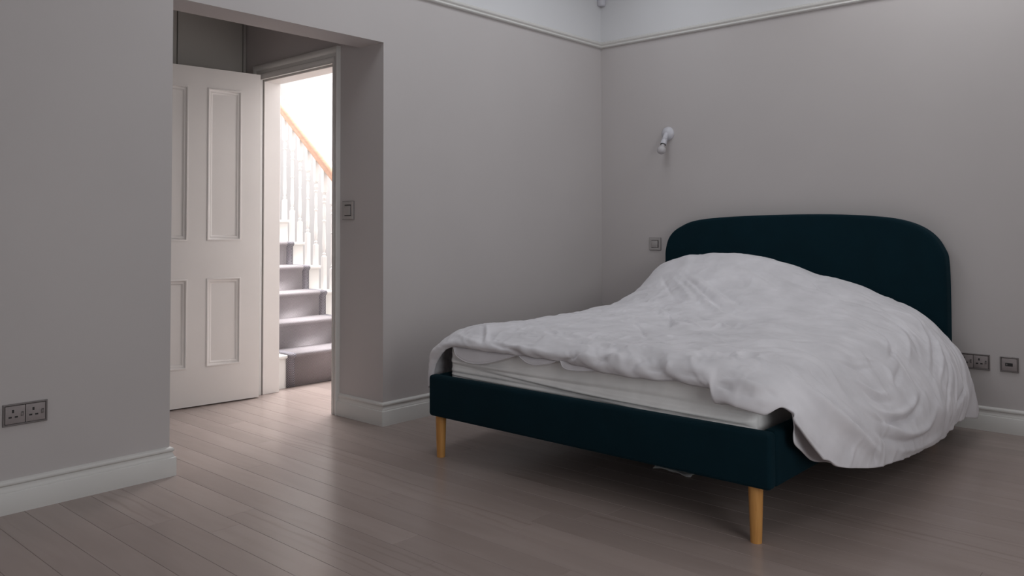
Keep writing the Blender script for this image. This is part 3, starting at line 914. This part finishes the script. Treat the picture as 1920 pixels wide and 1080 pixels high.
    ([(-2.186, -2.341, 0.492), (-2.185, -2.378, 0.457), (-2.165, -2.399, 0.426), (-2.113, -2.421, 0.381), (-2.080, -2.436, 0.346), (-2.031, -2.454, 0.292)], -0.0176, 0.03, 0.03),
    ([(-2.245, -2.384, 0.446), (-2.228, -2.405, 0.406), (-2.194, -2.418, 0.371), (-2.144, -2.433, 0.323), (-2.106, -2.443, 0.290), (-2.053, -2.455, 0.254)], 0.0132, 0.02, 0.024),
    ([(-2.242, -2.400, 0.415), (-2.220, -2.410, 0.390), (-2.196, -2.419, 0.363), (-2.162, -2.429, 0.329), (-2.124, -2.440, 0.292)], -0.0154, 0.008, 0.012),
    ([(-1.810, -2.482, 0.284), (-1.800, -2.486, 0.266), (-1.786, -2.490, 0.247), (-1.779, -2.493, 0.224), (-1.772, -2.496, 0.201)], -0.0132, 0.016, 0.016),
    ([(-1.812, -2.359, 0.497), (-1.770, -2.415, 0.436), (-1.730, -2.447, 0.393), (-1.686, -2.466, 0.359), (-1.603, -2.489, 0.313), (-1.498, -2.506, 0.270), (-1.364, -2.514, 0.248), (-1.222, -2.518, 0.244), (-1.129, -2.519, 0.263), (-1.024, -2.512, 0.306), (-0.911, -2.494, 0.355)], 0.0176, 0.018, 0.026),
    ([(-1.812, -2.464, 0.346), (-1.731, -2.482, 0.306), (-1.628, -2.497, 0.270), (-1.499, -2.507, 0.237), (-1.352, -2.513, 0.223), (-1.210, -2.515, 0.216), (-1.093, -2.515, 0.214)], -0.0132, 0.014, 0.014),
    ([(-1.688, -2.497, 0.242), (-1.538, -2.504, 0.211), (-1.402, -2.505, 0.189), (-1.180, -2.504, 0.163), (-1.029, -2.505, 0.162), (-0.831, -2.509, 0.173)], 0.011, 0.016, 0.016),
    ([(-1.819, -2.408, 0.443), (-1.762, -2.449, 0.387), (-1.662, -2.476, 0.340), (-1.556, -2.490, 0.318), (-1.467, -2.498, 0.311), (-1.374, -2.503, 0.310), (-1.266, -2.500, 0.328), (-1.149, -2.484, 0.369), (-1.027, -2.460, 0.409)], -0.0143, 0.013, 0.013),
    ([(-1.745, -2.392, 0.463), (-1.711, -2.433, 0.414), (-1.628, -2.464, 0.370), (-1.547, -2.479, 0.348), (-1.459, -2.488, 0.337), (-1.368, -2.490, 0.342), (-1.259, -2.483, 0.364), (-1.166, -2.474, 0.384)], 0.0143, 0.013, 0.016),
    ([(-1.217, -2.483, 0.366), (-1.258, -2.487, 0.358), (-1.299, -2.490, 0.348), (-1.337, -2.493, 0.338), (-1.379, -2.496, 0.327)], 0.011, 0.008, 0.008),
    ([(-1.672, -2.380, 0.480), (-1.630, -2.416, 0.440), (-1.592, -2.438, 0.413), (-1.533, -2.454, 0.395), (-1.474, -2.461, 0.387), (-1.386, -2.470, 0.379)], -0.011, 0.012, 0.012),
    ([(-1.730, -2.320, 0.532), (-1.682, -2.369, 0.491), (-1.635, -2.398, 0.460), (-1.562, -2.428, 0.428), (-1.497, -2.441, 0.414), (-1.393, -2.449, 0.408)], 0.011, 0.013, 0.013),
    ([(-1.664, -2.266, 0.563), (-1.616, -2.306, 0.543), (-1.574, -2.330, 0.528), (-1.515, -2.353, 0.511), (-1.447, -2.363, 0.504), (-1.342, -2.374, 0.496)], -0.0121, 0.01, 0.014),
    ([(-1.569, -2.249, 0.570), (-1.535, -2.286, 0.555), (-1.487, -2.307, 0.544), (-1.411, -2.330, 0.531), (-1.348, -2.343, 0.523), (-1.269, -2.360, 0.511)], 0.0088, 0.014, 0.012),
    ([(-0.889, -2.133, 0.622), (-0.904, -2.196, 0.605), (-0.927, -2.256, 0.584), (-0.954, -2.291, 0.567), (-1.020, -2.327, 0.543), (-1.106, -2.351, 0.523), (-1.210, -2.366, 0.507), (-1.283, -2.370, 0.501)], -0.0099, 0.01, 0.01),
    ([(-1.005, -2.211, 0.596), (-1.007, -2.250, 0.584), (-1.023, -2.278, 0.572), (-1.075, -2.311, 0.553), (-1.132, -2.332, 0.537), (-1.210, -2.351, 0.520)], 0.0099, 0.016, 0.012),
    ([(-1.291, -2.370, 0.501), (-1.311, -2.389, 0.481), (-1.327, -2.404, 0.465), (-1.350, -2.422, 0.444), (-1.379, -2.441, 0.419)], 0.0154, 0.01, 0.01),
    ([(-1.122, -2.393, 0.483), (-1.188, -2.406, 0.467), (-1.254, -2.419, 0.451), (-1.315, -2.430, 0.435), (-1.364, -2.442, 0.419)], -0.0099, 0.012, 0.012),
    ([(-0.644, -2.089, 0.660), (-0.631, -2.146, 0.644), (-0.638, -2.213, 0.618), (-0.672, -2.265, 0.591), (-0.723, -2.312, 0.561), (-0.818, -2.363, 0.519), (-0.927, -2.413, 0.467), (-1.005, -2.442, 0.431)], -0.0099, 0.01, 0.012),
    ([(-0.680, -2.142, 0.639), (-0.699, -2.206, 0.616), (-0.736, -2.262, 0.590), (-0.808, -2.313, 0.557), (-0.913, -2.360, 0.520), (-1.028, -2.397, 0.482), (-1.137, -2.426, 0.446)], 0.0088, 0.013, 0.013),
    ([(-0.545, -2.095, 0.673), (-0.496, -2.151, 0.658), (-0.471, -2.228, 0.625), (-0.480, -2.283, 0.592), (-0.561, -2.336, 0.551), (-0.680, -2.382, 0.507), (-0.863, -2.436, 0.443), (-1.005, -2.468, 0.397)], 0.011, 0.013, 0.013),
    ([(-0.406, -2.187, 0.655), (-0.416, -2.254, 0.618), (-0.454, -2.312, 0.574), (-0.553, -2.365, 0.527), (-0.706, -2.415, 0.473), (-0.865, -2.456, 0.418), (-1.020, -2.487, 0.368)], -0.0099, 0.01, 0.01),
    ([(-0.365, -2.254, 0.624), (-0.452, -2.334, 0.558), (-0.538, -2.386, 0.509), (-0.703, -2.445, 0.437), (-0.824, -2.476, 0.388), (-0.976, -2.505, 0.330)], 0.011, 0.012, 0.012),
    ([(-0.399, -2.304, 0.586), (-0.457, -2.335, 0.557), (-0.514, -2.364, 0.530), (-0.561, -2.388, 0.507), (-0.595, -2.411, 0.482)], -0.011, 0.007, 0.007),
    ([(-0.433, -2.358, 0.539), (-0.571, -2.425, 0.467), (-0.660, -2.466, 0.408), (-0.783, -2.499, 0.333), (-0.880, -2.515, 0.278), (-0.961, -2.513, 0.198)], -0.011, 0.01, 0.01),
    ([(-0.468, -2.388, 0.509), (-0.576, -2.457, 0.424), (-0.622, -2.487, 0.364), (-0.681, -2.508, 0.290), (-0.740, -2.515, 0.240), (-0.773, -2.506, 0.162)], 0.0132, 0.012, 0.012),
    ([(-0.433, -2.463, 0.406), (-0.475, -2.489, 0.341), (-0.515, -2.502, 0.294), (-0.635, -2.512, 0.251), (-0.699, -2.512, 0.217), (-0.744, -2.506, 0.163)], -0.0154, 0.01, 0.012),
    ([(-1.863, -2.271, 0.558), (-1.880, -2.294, 0.546), (-1.894, -2.316, 0.532), (-1.904, -2.337, 0.516), (-1.915, -2.357, 0.498)], -0.011, 0.009, 0.012),
    ([(-1.973, -2.236, 0.569), (-1.998, -2.266, 0.557), (-2.011, -2.292, 0.544), (-2.020, -2.318, 0.528), (-2.025, -2.340, 0.511)], -0.0088, 0.01, 0.012),
    ([(-1.833, -2.235, 0.572), (-1.845, -2.271, 0.558), (-1.842, -2.300, 0.543), (-1.853, -2.334, 0.519), (-1.849, -2.361, 0.494)], 0.0088, 0.012, 0.012),
    ([(-0.983, -2.045, 0.629), (-0.959, -2.109, 0.621), (-0.954, -2.176, 0.608), (-1.004, -2.244, 0.586), (-1.042, -2.304, 0.558)], -0.0044, 0.014, 0.014),
    ([(-0.954, -1.929, 0.648), (-0.911, -1.990, 0.645), (-0.868, -2.051, 0.640), (-0.844, -2.120, 0.628), (-0.816, -2.185, 0.614)], 0.0055, 0.016, 0.016),
    ([(-0.595, -1.957, 0.704), (-0.590, -2.021, 0.688), (-0.576, -2.082, 0.673), (-0.573, -2.140, 0.653), (-0.573, -2.198, 0.631)], -0.0055, 0.014, 0.014),
]


def cr(A, n, axis):
    """Catmull-Rom resample of array A along axis to n samples"""
    A = np.moveaxis(A, axis, 0)
    m = A.shape[0]
    t = np.linspace(0, m - 1, n)
    i = np.clip(np.floor(t).astype(int), 0, m - 2)
    f = (t - i).reshape((-1,) + (1,) * (A.ndim - 1))
    g = lambda k: A[np.clip(k, 0, m - 1)]
    p0, p1, p2, p3 = g(i - 1), g(i), g(i + 1), g(i + 2)
    out = .5 * (2 * p1 + (p2 - p0) * f + (2 * p0 - 5 * p1 + 4 * p2 - p3) * f ** 2 + (3 * p1 - p0 - 3 * p2 + p3) * f ** 3)
    return np.moveaxis(out, 0, axis)


def even(D, axis, n):
    """resample so that rows are evenly spaced"""
    A = np.moveaxis(D, axis, 0)
    L = np.linalg.norm(np.diff(A, axis=0), axis=-1).mean(1)
    s = np.concatenate([[0], np.cumsum(L)])
    t = np.interp(np.linspace(0, s[-1], n), s, np.arange(len(s)))
    i = np.clip(np.floor(t).astype(int), 0, len(s) - 2)
    f = (t - i)[:, None, None]
    return np.moveaxis(A[i] * (1 - f) + A[i + 1] * f, 0, axis)


def grid_normals(P):
    n = np.cross(np.gradient(P, axis=0), np.gradient(P, axis=1))
    return n / (np.linalg.norm(n, axis=-1, keepdims=True) + 1e-9)


def smooth01(x):
    x = np.clip(x, 0, 1)
    return x * x * (3 - 2 * x)


def vnoise(X, Y, seed):
    """smooth value noise in -1..1"""
    T = np.random.default_rng(seed).uniform(-1, 1, (64, 64))
    xi, yi = np.floor(X).astype(int), np.floor(Y).astype(int)
    fx, fy = X - xi, Y - yi
    fx = fx ** 3 * (fx * (fx * 6 - 15) + 10); fy = fy ** 3 * (fy * (fy * 6 - 15) + 10)
    g = lambda a, b: T[a % 64, b % 64]
    return (g(xi, yi) * (1 - fx) + g(xi + 1, yi) * fx) * (1 - fy) + (g(xi, yi + 1) * (1 - fx) + g(xi + 1, yi + 1) * fx) * fy


NU, NV = 300, 360
ctrl = np.array([[p if len(p) == 3 else (x, *p) for p in row] for x, row in SECT])
P = even(even(cr(cr(ctrl, 400, 0), 400, 1), 0, NU), 1, NV)
Nn = grid_normals(P)
row = (np.arange(NU) / (NU - 1))[:, None]
# corner lobe hanging at the right end of the foot hem
lobe = smooth01((-2.085 - P[..., 1]) / .03) * (1 - smooth01((-2.28 - P[..., 1]) / .06))
P[..., 2] -= smooth01((row - .945) / .05) * lobe * .042
P[..., 0] -= smooth01((row - .90) / .06) * lobe * .018
Q = P.reshape(-1, 3)
Nq = Nn.reshape(-1, 3)
H = np.zeros(len(Q))
for pts, height, wa, wb in FOLDS:
    S = cr(np.array(pts), 4 * (len(pts) - 1) + 1, 0)
    wm = 3 * max(wa, wb)
    near = np.where(np.all((Q > S.min(0) - wm) & (Q < S.max(0) + wm), axis=1))[0]
    if not len(near): continue
    q, nq = Q[near], Nq[near]
    best = np.full(len(q), 9.); tt = np.zeros(len(q)); side = np.zeros(len(q))
    for k in range(len(S) - 1):
        d = S[k + 1] - S[k]
        t = np.clip(((q - S[k]) @ d) / (d @ d + 1e-12), 0, 1)
        v = q - S[k] - t[:, None] * d
        dist = np.linalg.norm(v, axis=1)
        u = dist < best
        best[u] = dist[u]; tt[u] = (k + t[u]) / (len(S) - 1)
        side[u] = np.einsum('ij,ij->i', np.cross(d, v[u]), nq[u])
    w = np.where(side > 0, wa, wb)
    taper = smooth01(np.minimum(tt, 1 - tt) / .42)
    H[near] += height * np.exp(-(best / w) ** 1.7) * taper
# soft filling and small creases everywhere, stronger in the rumpled middle and along the foot
X, Y = Q[:, 0], Q[:, 1]
arc = np.cumsum(np.linalg.norm(np.diff(P, axis=1, prepend=P[:, :1]), axis=-1), axis=1).ravel()   # distance across the bed, down the drape
wx = X + .05 * vnoise(X * 5, arc * 5, 1); wy = arc + .05 * vnoise(X * 5 + 9, arc * 5, 2)
H += .008 * vnoise(wx * 6, wy * 6, 3) + .005 * vnoise(wx * 13, wy * 11, 4)
ridge = lambda a, b, s: 1 - np.abs(vnoise(a, b, s)) * 2
rump = np.exp(-(((X + 1.15) / .38) ** 2 + ((Y + 1.05) / .38) ** 2)) + .55 * np.exp(-(((X + 2.05) / .22) ** 2)) * (Y > -2.2) + .25
drape = smooth01((-2.2 - Y) / .15)
rump = rump * (1 - drape)
H += rump * (.0105 * ridge(wx * 15, wy * 13, 5) * (.6 + .6 * vnoise(wx * 4, wy * 4, 6)) + .0038 * ridge(wx * 32 + 3, wy * 30, 7))
H += drape * (.003 * ridge(wx * 14 + wy * 9, wy * 3, 8) + .001 * ridge(wx * 34 + wy * 14, wy * 9, 9))
H = H.reshape(NU, NV)
H *= 1 - .9 * smooth01((row - .88) / .06) * smooth01((-2.27 - P[..., 1]) / .05)   # the edge at the corner stays plain
P = P + Nn * H[..., None]
V = P.reshape(-1, 3)
ii, jj = np.meshgrid(np.arange(NU - 1), np.arange(NV - 1), indexing='ij')
a = (ii * NV + jj).ravel()
F = np.stack([a, a + NV, a + NV + 1, a + 1], 1)
me = bpy.data.meshes.new('duvet')
me.from_pydata(V.tolist(), [], F.tolist())
me.polygons.foreach_set('use_smooth', [True] * len(F))
duvet = new_obj('duvet', me, COTTON)
md = duvet.modifiers.new('thickness', 'SOLIDIFY'); md.thickness = .01; md.offset = -1
tag(duvet, 'crumpled white duvet heaped at the headboard and sliding off the right of the bed', 'duvet')


def ribbon(name, top, bot, rows, parent, m, bulge=.0, thick=.004, hem=True):
    """cloth strip between two polylines, resampled smoothly"""
    n = 90
    A, B = cr(np.array(top), n, 0), cr(np.array(bot), n, 0)
    G = np.array([A + (B - A) * t for t in np.linspace(0, 1, rows)])
    G[:, :, 0] -= (bulge * np.sin(np.linspace(0, math.pi, rows)))[:, None]
    vv = G.reshape(-1, 3)
    ff = [(i * n + j, i * n + j + 1, (i + 1) * n + j + 1, (i + 1) * n + j) for i in range(rows - 1) for j in range(n - 1)]
    me = bpy.data.meshes.new(name)
    me.from_pydata(vv.tolist(), [], ff)
    me.polygons.foreach_set('use_smooth', [True] * len(ff))
    o = new_obj(name, me, m, parent)
    md = o.modifiers.new('thickness', 'SOLIDIFY'); md.thickness = thick; md.offset = 0
    if hem:                                        # rolled edge along the bottom
        bm = bmesh.new()
        pr = None
        for k in range(n):
            c = Vector(B[k]); ring = [bm.verts.new(c + Vector((math.cos(a) * .0038, 0, math.sin(a) * .0038))) for a in [math.pi * q / 3 for q in range(6)]]
            if pr:
                for q in range(6):
                    bm.faces.new((pr[q], pr[(q + 1) % 6], ring[(q + 1) % 6], ring[q]))
            pr = ring
        fin('hem_edge', bm, m, o, smooth=True)
    return o


flap_bot = [(-2.258, -0.757, 0.544), (-2.258, -0.765, 0.520), (-2.258, -0.782, 0.487), (-2.258, -0.828, 0.467), (-2.258, -0.887, 0.461), (-2.258, -0.964, 0.470), (-2.258, -1.043, 0.490), (-2.258, -1.113, 0.512), (-2.258, -1.159, 0.526), (-2.258, -1.181, 0.516), (-2.258, -1.211, 0.501), (-2.258, -1.253, 0.495), (-2.258, -1.306, 0.503), (-2.258, -1.356, 0.517), (-2.258, -1.384, 0.529), (-2.258, -1.398, 0.526), (-2.258, -1.412, 0.503), (-2.258, -1.440, 0.496), (-2.258, -1.503, 0.499), (-2.258, -1.564, 0.507), (-2.258, -1.632, 0.511), (-2.258, -1.662, 0.509)]
flap_top = [(x + .016, y, .535) for x, y, z in flap_bot]
ribbon('hem_flap', flap_top, flap_bot, 8, duvet, COTTON, bulge=.004)
inner_bot = [(-2.218, -2.366, 0.447), (-2.206, -2.366, 0.402), (-2.212, -2.366, 0.376), (-2.204, -2.366, 0.344), (-2.146, -2.366, 0.307), (-2.068, -2.366, 0.261), (-1.995, -2.366, 0.238), (-1.920, -2.366, 0.222), (-1.816, -2.366, 0.188)]
inner_top = [(-2.167, -2.352, 0.457), (-2.122, -2.352, 0.421), (-2.067, -2.352, 0.384), (-2.010, -2.352, 0.349), (-1.952, -2.352, 0.315), (-1.891, -2.352, 0.280), (-1.819, -2.352, 0.245), (-1.748, -2.352, 0.215), (-1.664, -2.352, 0.181)]
ribbon('inner_fold', inner_top, inner_bot, 10, duvet, COTTON, bulge=.012, hem=False)

# ------------------------------------------------------------------ sockets and switches


class Plate:
    """flat fitting on a wall: local u (to the right seen from the room), w (up), n (out of the wall)"""

    def __init__(s, name, origin, u, n, label, cat, group=None):
        s.o, s.u, s.n = Vector(origin), Vector(u), Vector(n)
        s.root = thing(name, origin, label, cat, group)

    def bx(s, name, u0, u1, w0, w1, n0, n1, m, parent=None, bevel=0):
        bm = bmesh.new()
        vs = [bm.verts.new(s.o + s.u * a + s.n * c + Vector((0, 0, b))) for a in (u0, u1) for b in (w0, w1) for c in (n0, n1)]
        for f in [(0, 1, 3, 2), (4, 6, 7, 5), (0, 4, 5, 1), (2, 3, 7, 6), (0, 2, 6, 4), (1, 5, 7, 3)]:
            bm.faces.new([vs[i] for i in f])
        return fin(name, bm, m, parent or s.root, bevel=bevel, seg=2, smooth=bevel > 0)

    def frame(s, w, h, t=.011, d=.008):
        bm = bmesh.new()
        prof = [(0, 0), (0, d * .7), (.002, d), (t - .002, d), (t, d - .003), (t, 0)]
        rings = []
        for uu, ww, su, sw in ((-w / 2, -h / 2, 1, 1), (w / 2, -h / 2, -1, 1), (w / 2, h / 2, -1, -1), (-w / 2, h / 2, 1, -1)):
            rings.append([bm.verts.new(s.o + s.u * (uu + su * a) + Vector((0, 0, ww + sw * a)) + s.n * b) for a, b in prof])
        k = len(prof)
        for i in range(4):
            a, b = rings[i], rings[(i + 1) % 4]
            for j in range(k):
                bm.faces.new((a[j], a[(j + 1) % k], b[(j + 1) % k], b[j]))
        return fin('frame', bm, METALD, s.root)


def socket_module(p, cx, w, h):
    f = p.bx('socket_face', cx - w / 2, cx + w / 2, -h / 2, h / 2, .001, .007, METAL, bevel=.001)
    for u, z, a, b in ((-.008, .0135, .0036, .0060), (-.0175, -.0085, .0055, .0030), (.0035, -.0085, .0055, .0030)):
        p.bx('pin_hole', cx + u - a, cx + u + a, z - b, z + b, .0065, .0075, BLACK, f)
    p.bx('rocker', cx + .0200, cx + .0285, -.008, .009, .0065, .0095, METALD, f, bevel=.001)
    p.bx('rocker_mark', cx + .0210, cx + .0275, .0055, .0085, .009, .0099, BLACK, f)


def double_socket(origin, u, n, label, W=.155, Hh=.083):
    p = Plate('double_socket', origin, u, n, label, 'socket')
    p.frame(W, Hh, t=.007)
    p.bx('backing', -W / 2 + .006, W / 2 - .006, -Hh / 2 + .006, Hh / 2 - .006, 0, .003, BLACK)
    mw = W / 2 - .0085
    socket_module(p, -mw / 2 - .0008, mw - .001, Hh - .016)
    socket_module(p, mw / 2 + .0008, mw - .001, Hh - .016)


def rocker_switch(origin, u, n, label, W, Hh):
    p = Plate('light_switch', origin, u, n, label, 'switch')
    bm = p.frame(W, Hh, t=W * .19)
    bm.data.materials.clear(); bm.data.materials.append(SWITCHM)
    p.bx('rim', -W * .5 - .002, W * .5 + .002, -Hh * .5 - .002, Hh * .5 + .002, 0, .003, METALD)
    p.bx('backing', -W * .32, W * .32, -Hh * .32, Hh * .32, 0, .004, BLACK)
    p.bx('rocker', -W * .30, W * .255, -Hh * .265, Hh * .265, .004, .010, SWITCHM, bevel=.0015)


AU, AN = (1, 0, 0), (0, -1, 0)                    # back wall
BU, BN = (0, -1, 0), (-1, 0, 0)                   # right wall and door wall
double_socket((-3.815, 0, .369), AU, AN, 'pewter double socket low on the left end of the back wall')
double_socket((0, -2.430, .3575), BU, BN, 'pewter double socket low behind the right edge of the duvet')
p = Plate('data_outlet', (0, -2.597, .3575), BU, BN, 'single square pewter outlet plate with a black slot, right of the bed', 'outlet')
p.frame(.084, .079, t=.007)
p.bx('backing', -.036, .036, -.033, .033, 0, .003, BLACK)
f = p.bx('outlet_face', -.0345, .0345, -.032, .032, .001, .007, METAL, bevel=.001)
p.bx('slot', -.018, .016, -.0085, .0085, .0065, .0075, BLACK, f)
p.bx('slot_tab', -.013, -.009, -.004, .005, .007, .0085, METALD, f)
rocker_switch((XR, .313, 1.180), BU, BN, 'pewter light switch beside the door frame inside the opening', .105, .104)
rocker_switch((0, -.4565, .962), BU, BN, 'small pewter light switch on the right wall beside the headboard', .092, .085)

# ------------------------------------------------------------------ wall lamp
LC = Vector((0, -.566, 1.728))
lamp = thing('wall_lamp', LC, 'white batten wall lamp with a bare round bulb above the headboard corner', 'lamp')
bm = bmesh.new()
lathe(bm, [(.047, 0), (.047, .008), (.045, .013), (.034, .022), (.022, .030), (.0, .034)], LC, (-1, 0, 0), 28)
fin('mounting_plate', bm, WPLAST, lamp, smooth=True)
LA = Vector((-.47, .01, -.88)).normalized()
L0 = LC + Vector((-.030, 0, -.012))
bm = bmesh.new(); lathe(bm, [(.015, -.012), (.0175, 0), (.0175, .030), (.019, .032), (.019, .034), (.0, .034)], L0, LA, 20)
fin('lamp_arm', bm, WPLAST, lamp, smooth=True)
bm = bmesh.new(); lathe(bm, [(.0165, .034), (.0165, .037), (.020, .037), (.020, .044), (.0185, .045), (.0185, .048), (.0205, .049), (.0205, .076), (0, .076)], L0, LA, 20)
fin('lamp_holder', bm, WPLAST, lamp, smooth=True)
bm = bmesh.new(); lathe(bm, [(.0185, .0762), (.0185, .080), (0, .080)], L0, LA, 20)
fin('holder_ring', bm, BLACK, lamp, smooth=True)
bm = bmesh.new(); lathe(bm, [(.0135, .080), (.0145, .088)] + [(.0305 * math.sin(t), .122 - .0305 * math.cos(t)) for t in np.linspace(.52, math.pi - .001, 16)] + [(0, .1526)], L0, LA, 24)
fin('bulb', bm, OPAL, lamp, smooth=True)

# ------------------------------------------------------------------ alarm sensor in the corner, above the picture rail
bm = bmesh.new()
c = Vector((0, 0, 2.712)); dd = Vector((-1, -1, 0)).normalized(); ss = Vector((1, -1, 0)).normalized()
rows_ = []
for z, w, d in ((0, .020, .046), (.004, .027, .054), (.014, .031, .058), (.10, .034, .064), (.112, .030, .060)):
    ring = []
    for k in range(9):
        a = -math.pi / 2 + math.pi * k / 8
        ring.append(bm.verts.new(c + ss * (w * math.sin(a)) + dd * (.030 + (d - .030) * math.cos(a)) + Vector((0, 0, z))))
    rows_.append(ring)
for A, B in zip(rows_[:-1], rows_[1:]):
    for i in range(9):
        j = (i + 1) % 9
        bm.faces.new((A[i], A[j], B[j], B[i]))
bm.faces.new(rows_[0][::-1]); bm.faces.new(rows_[-1])
sens = fin('motion_sensor', bm, WPLAST, smooth=True)
tag(sens, 'white motion sensor mounted in the corner above the picture rail', 'sensor')

# ------------------------------------------------------------------ scrap of paper under the bed
bm = bmesh.new()
n = 10
rowa = []
for i in range(n + 1):
    t = i / n
    rowa.append([bm.verts.new((-1.772 + .10 * s + .012 * math.sin(5 * t + 2 * s), -1.535 - .195 * t + .02 * s, .004 + .006 * math.sin(7 * t + 4 * s) ** 2 + .012 * s * s * (1 - t))) for s in (0, .25, .5, .75, 1)])
for A, B in zip(rowa[:-1], rowa[1:]):
    for k in range(4):
        bm.faces.new((A[k], A[k + 1], B[k + 1], B[k]))
pp = fin('paper_sheet', bm, PAPER, smooth=True)
md = pp.modifiers.new('thickness', 'SOLIDIFY'); md.thickness = .002; md.offset = 1
tag(pp, 'pale scrap of paper lying on the floor under the bed', 'paper')
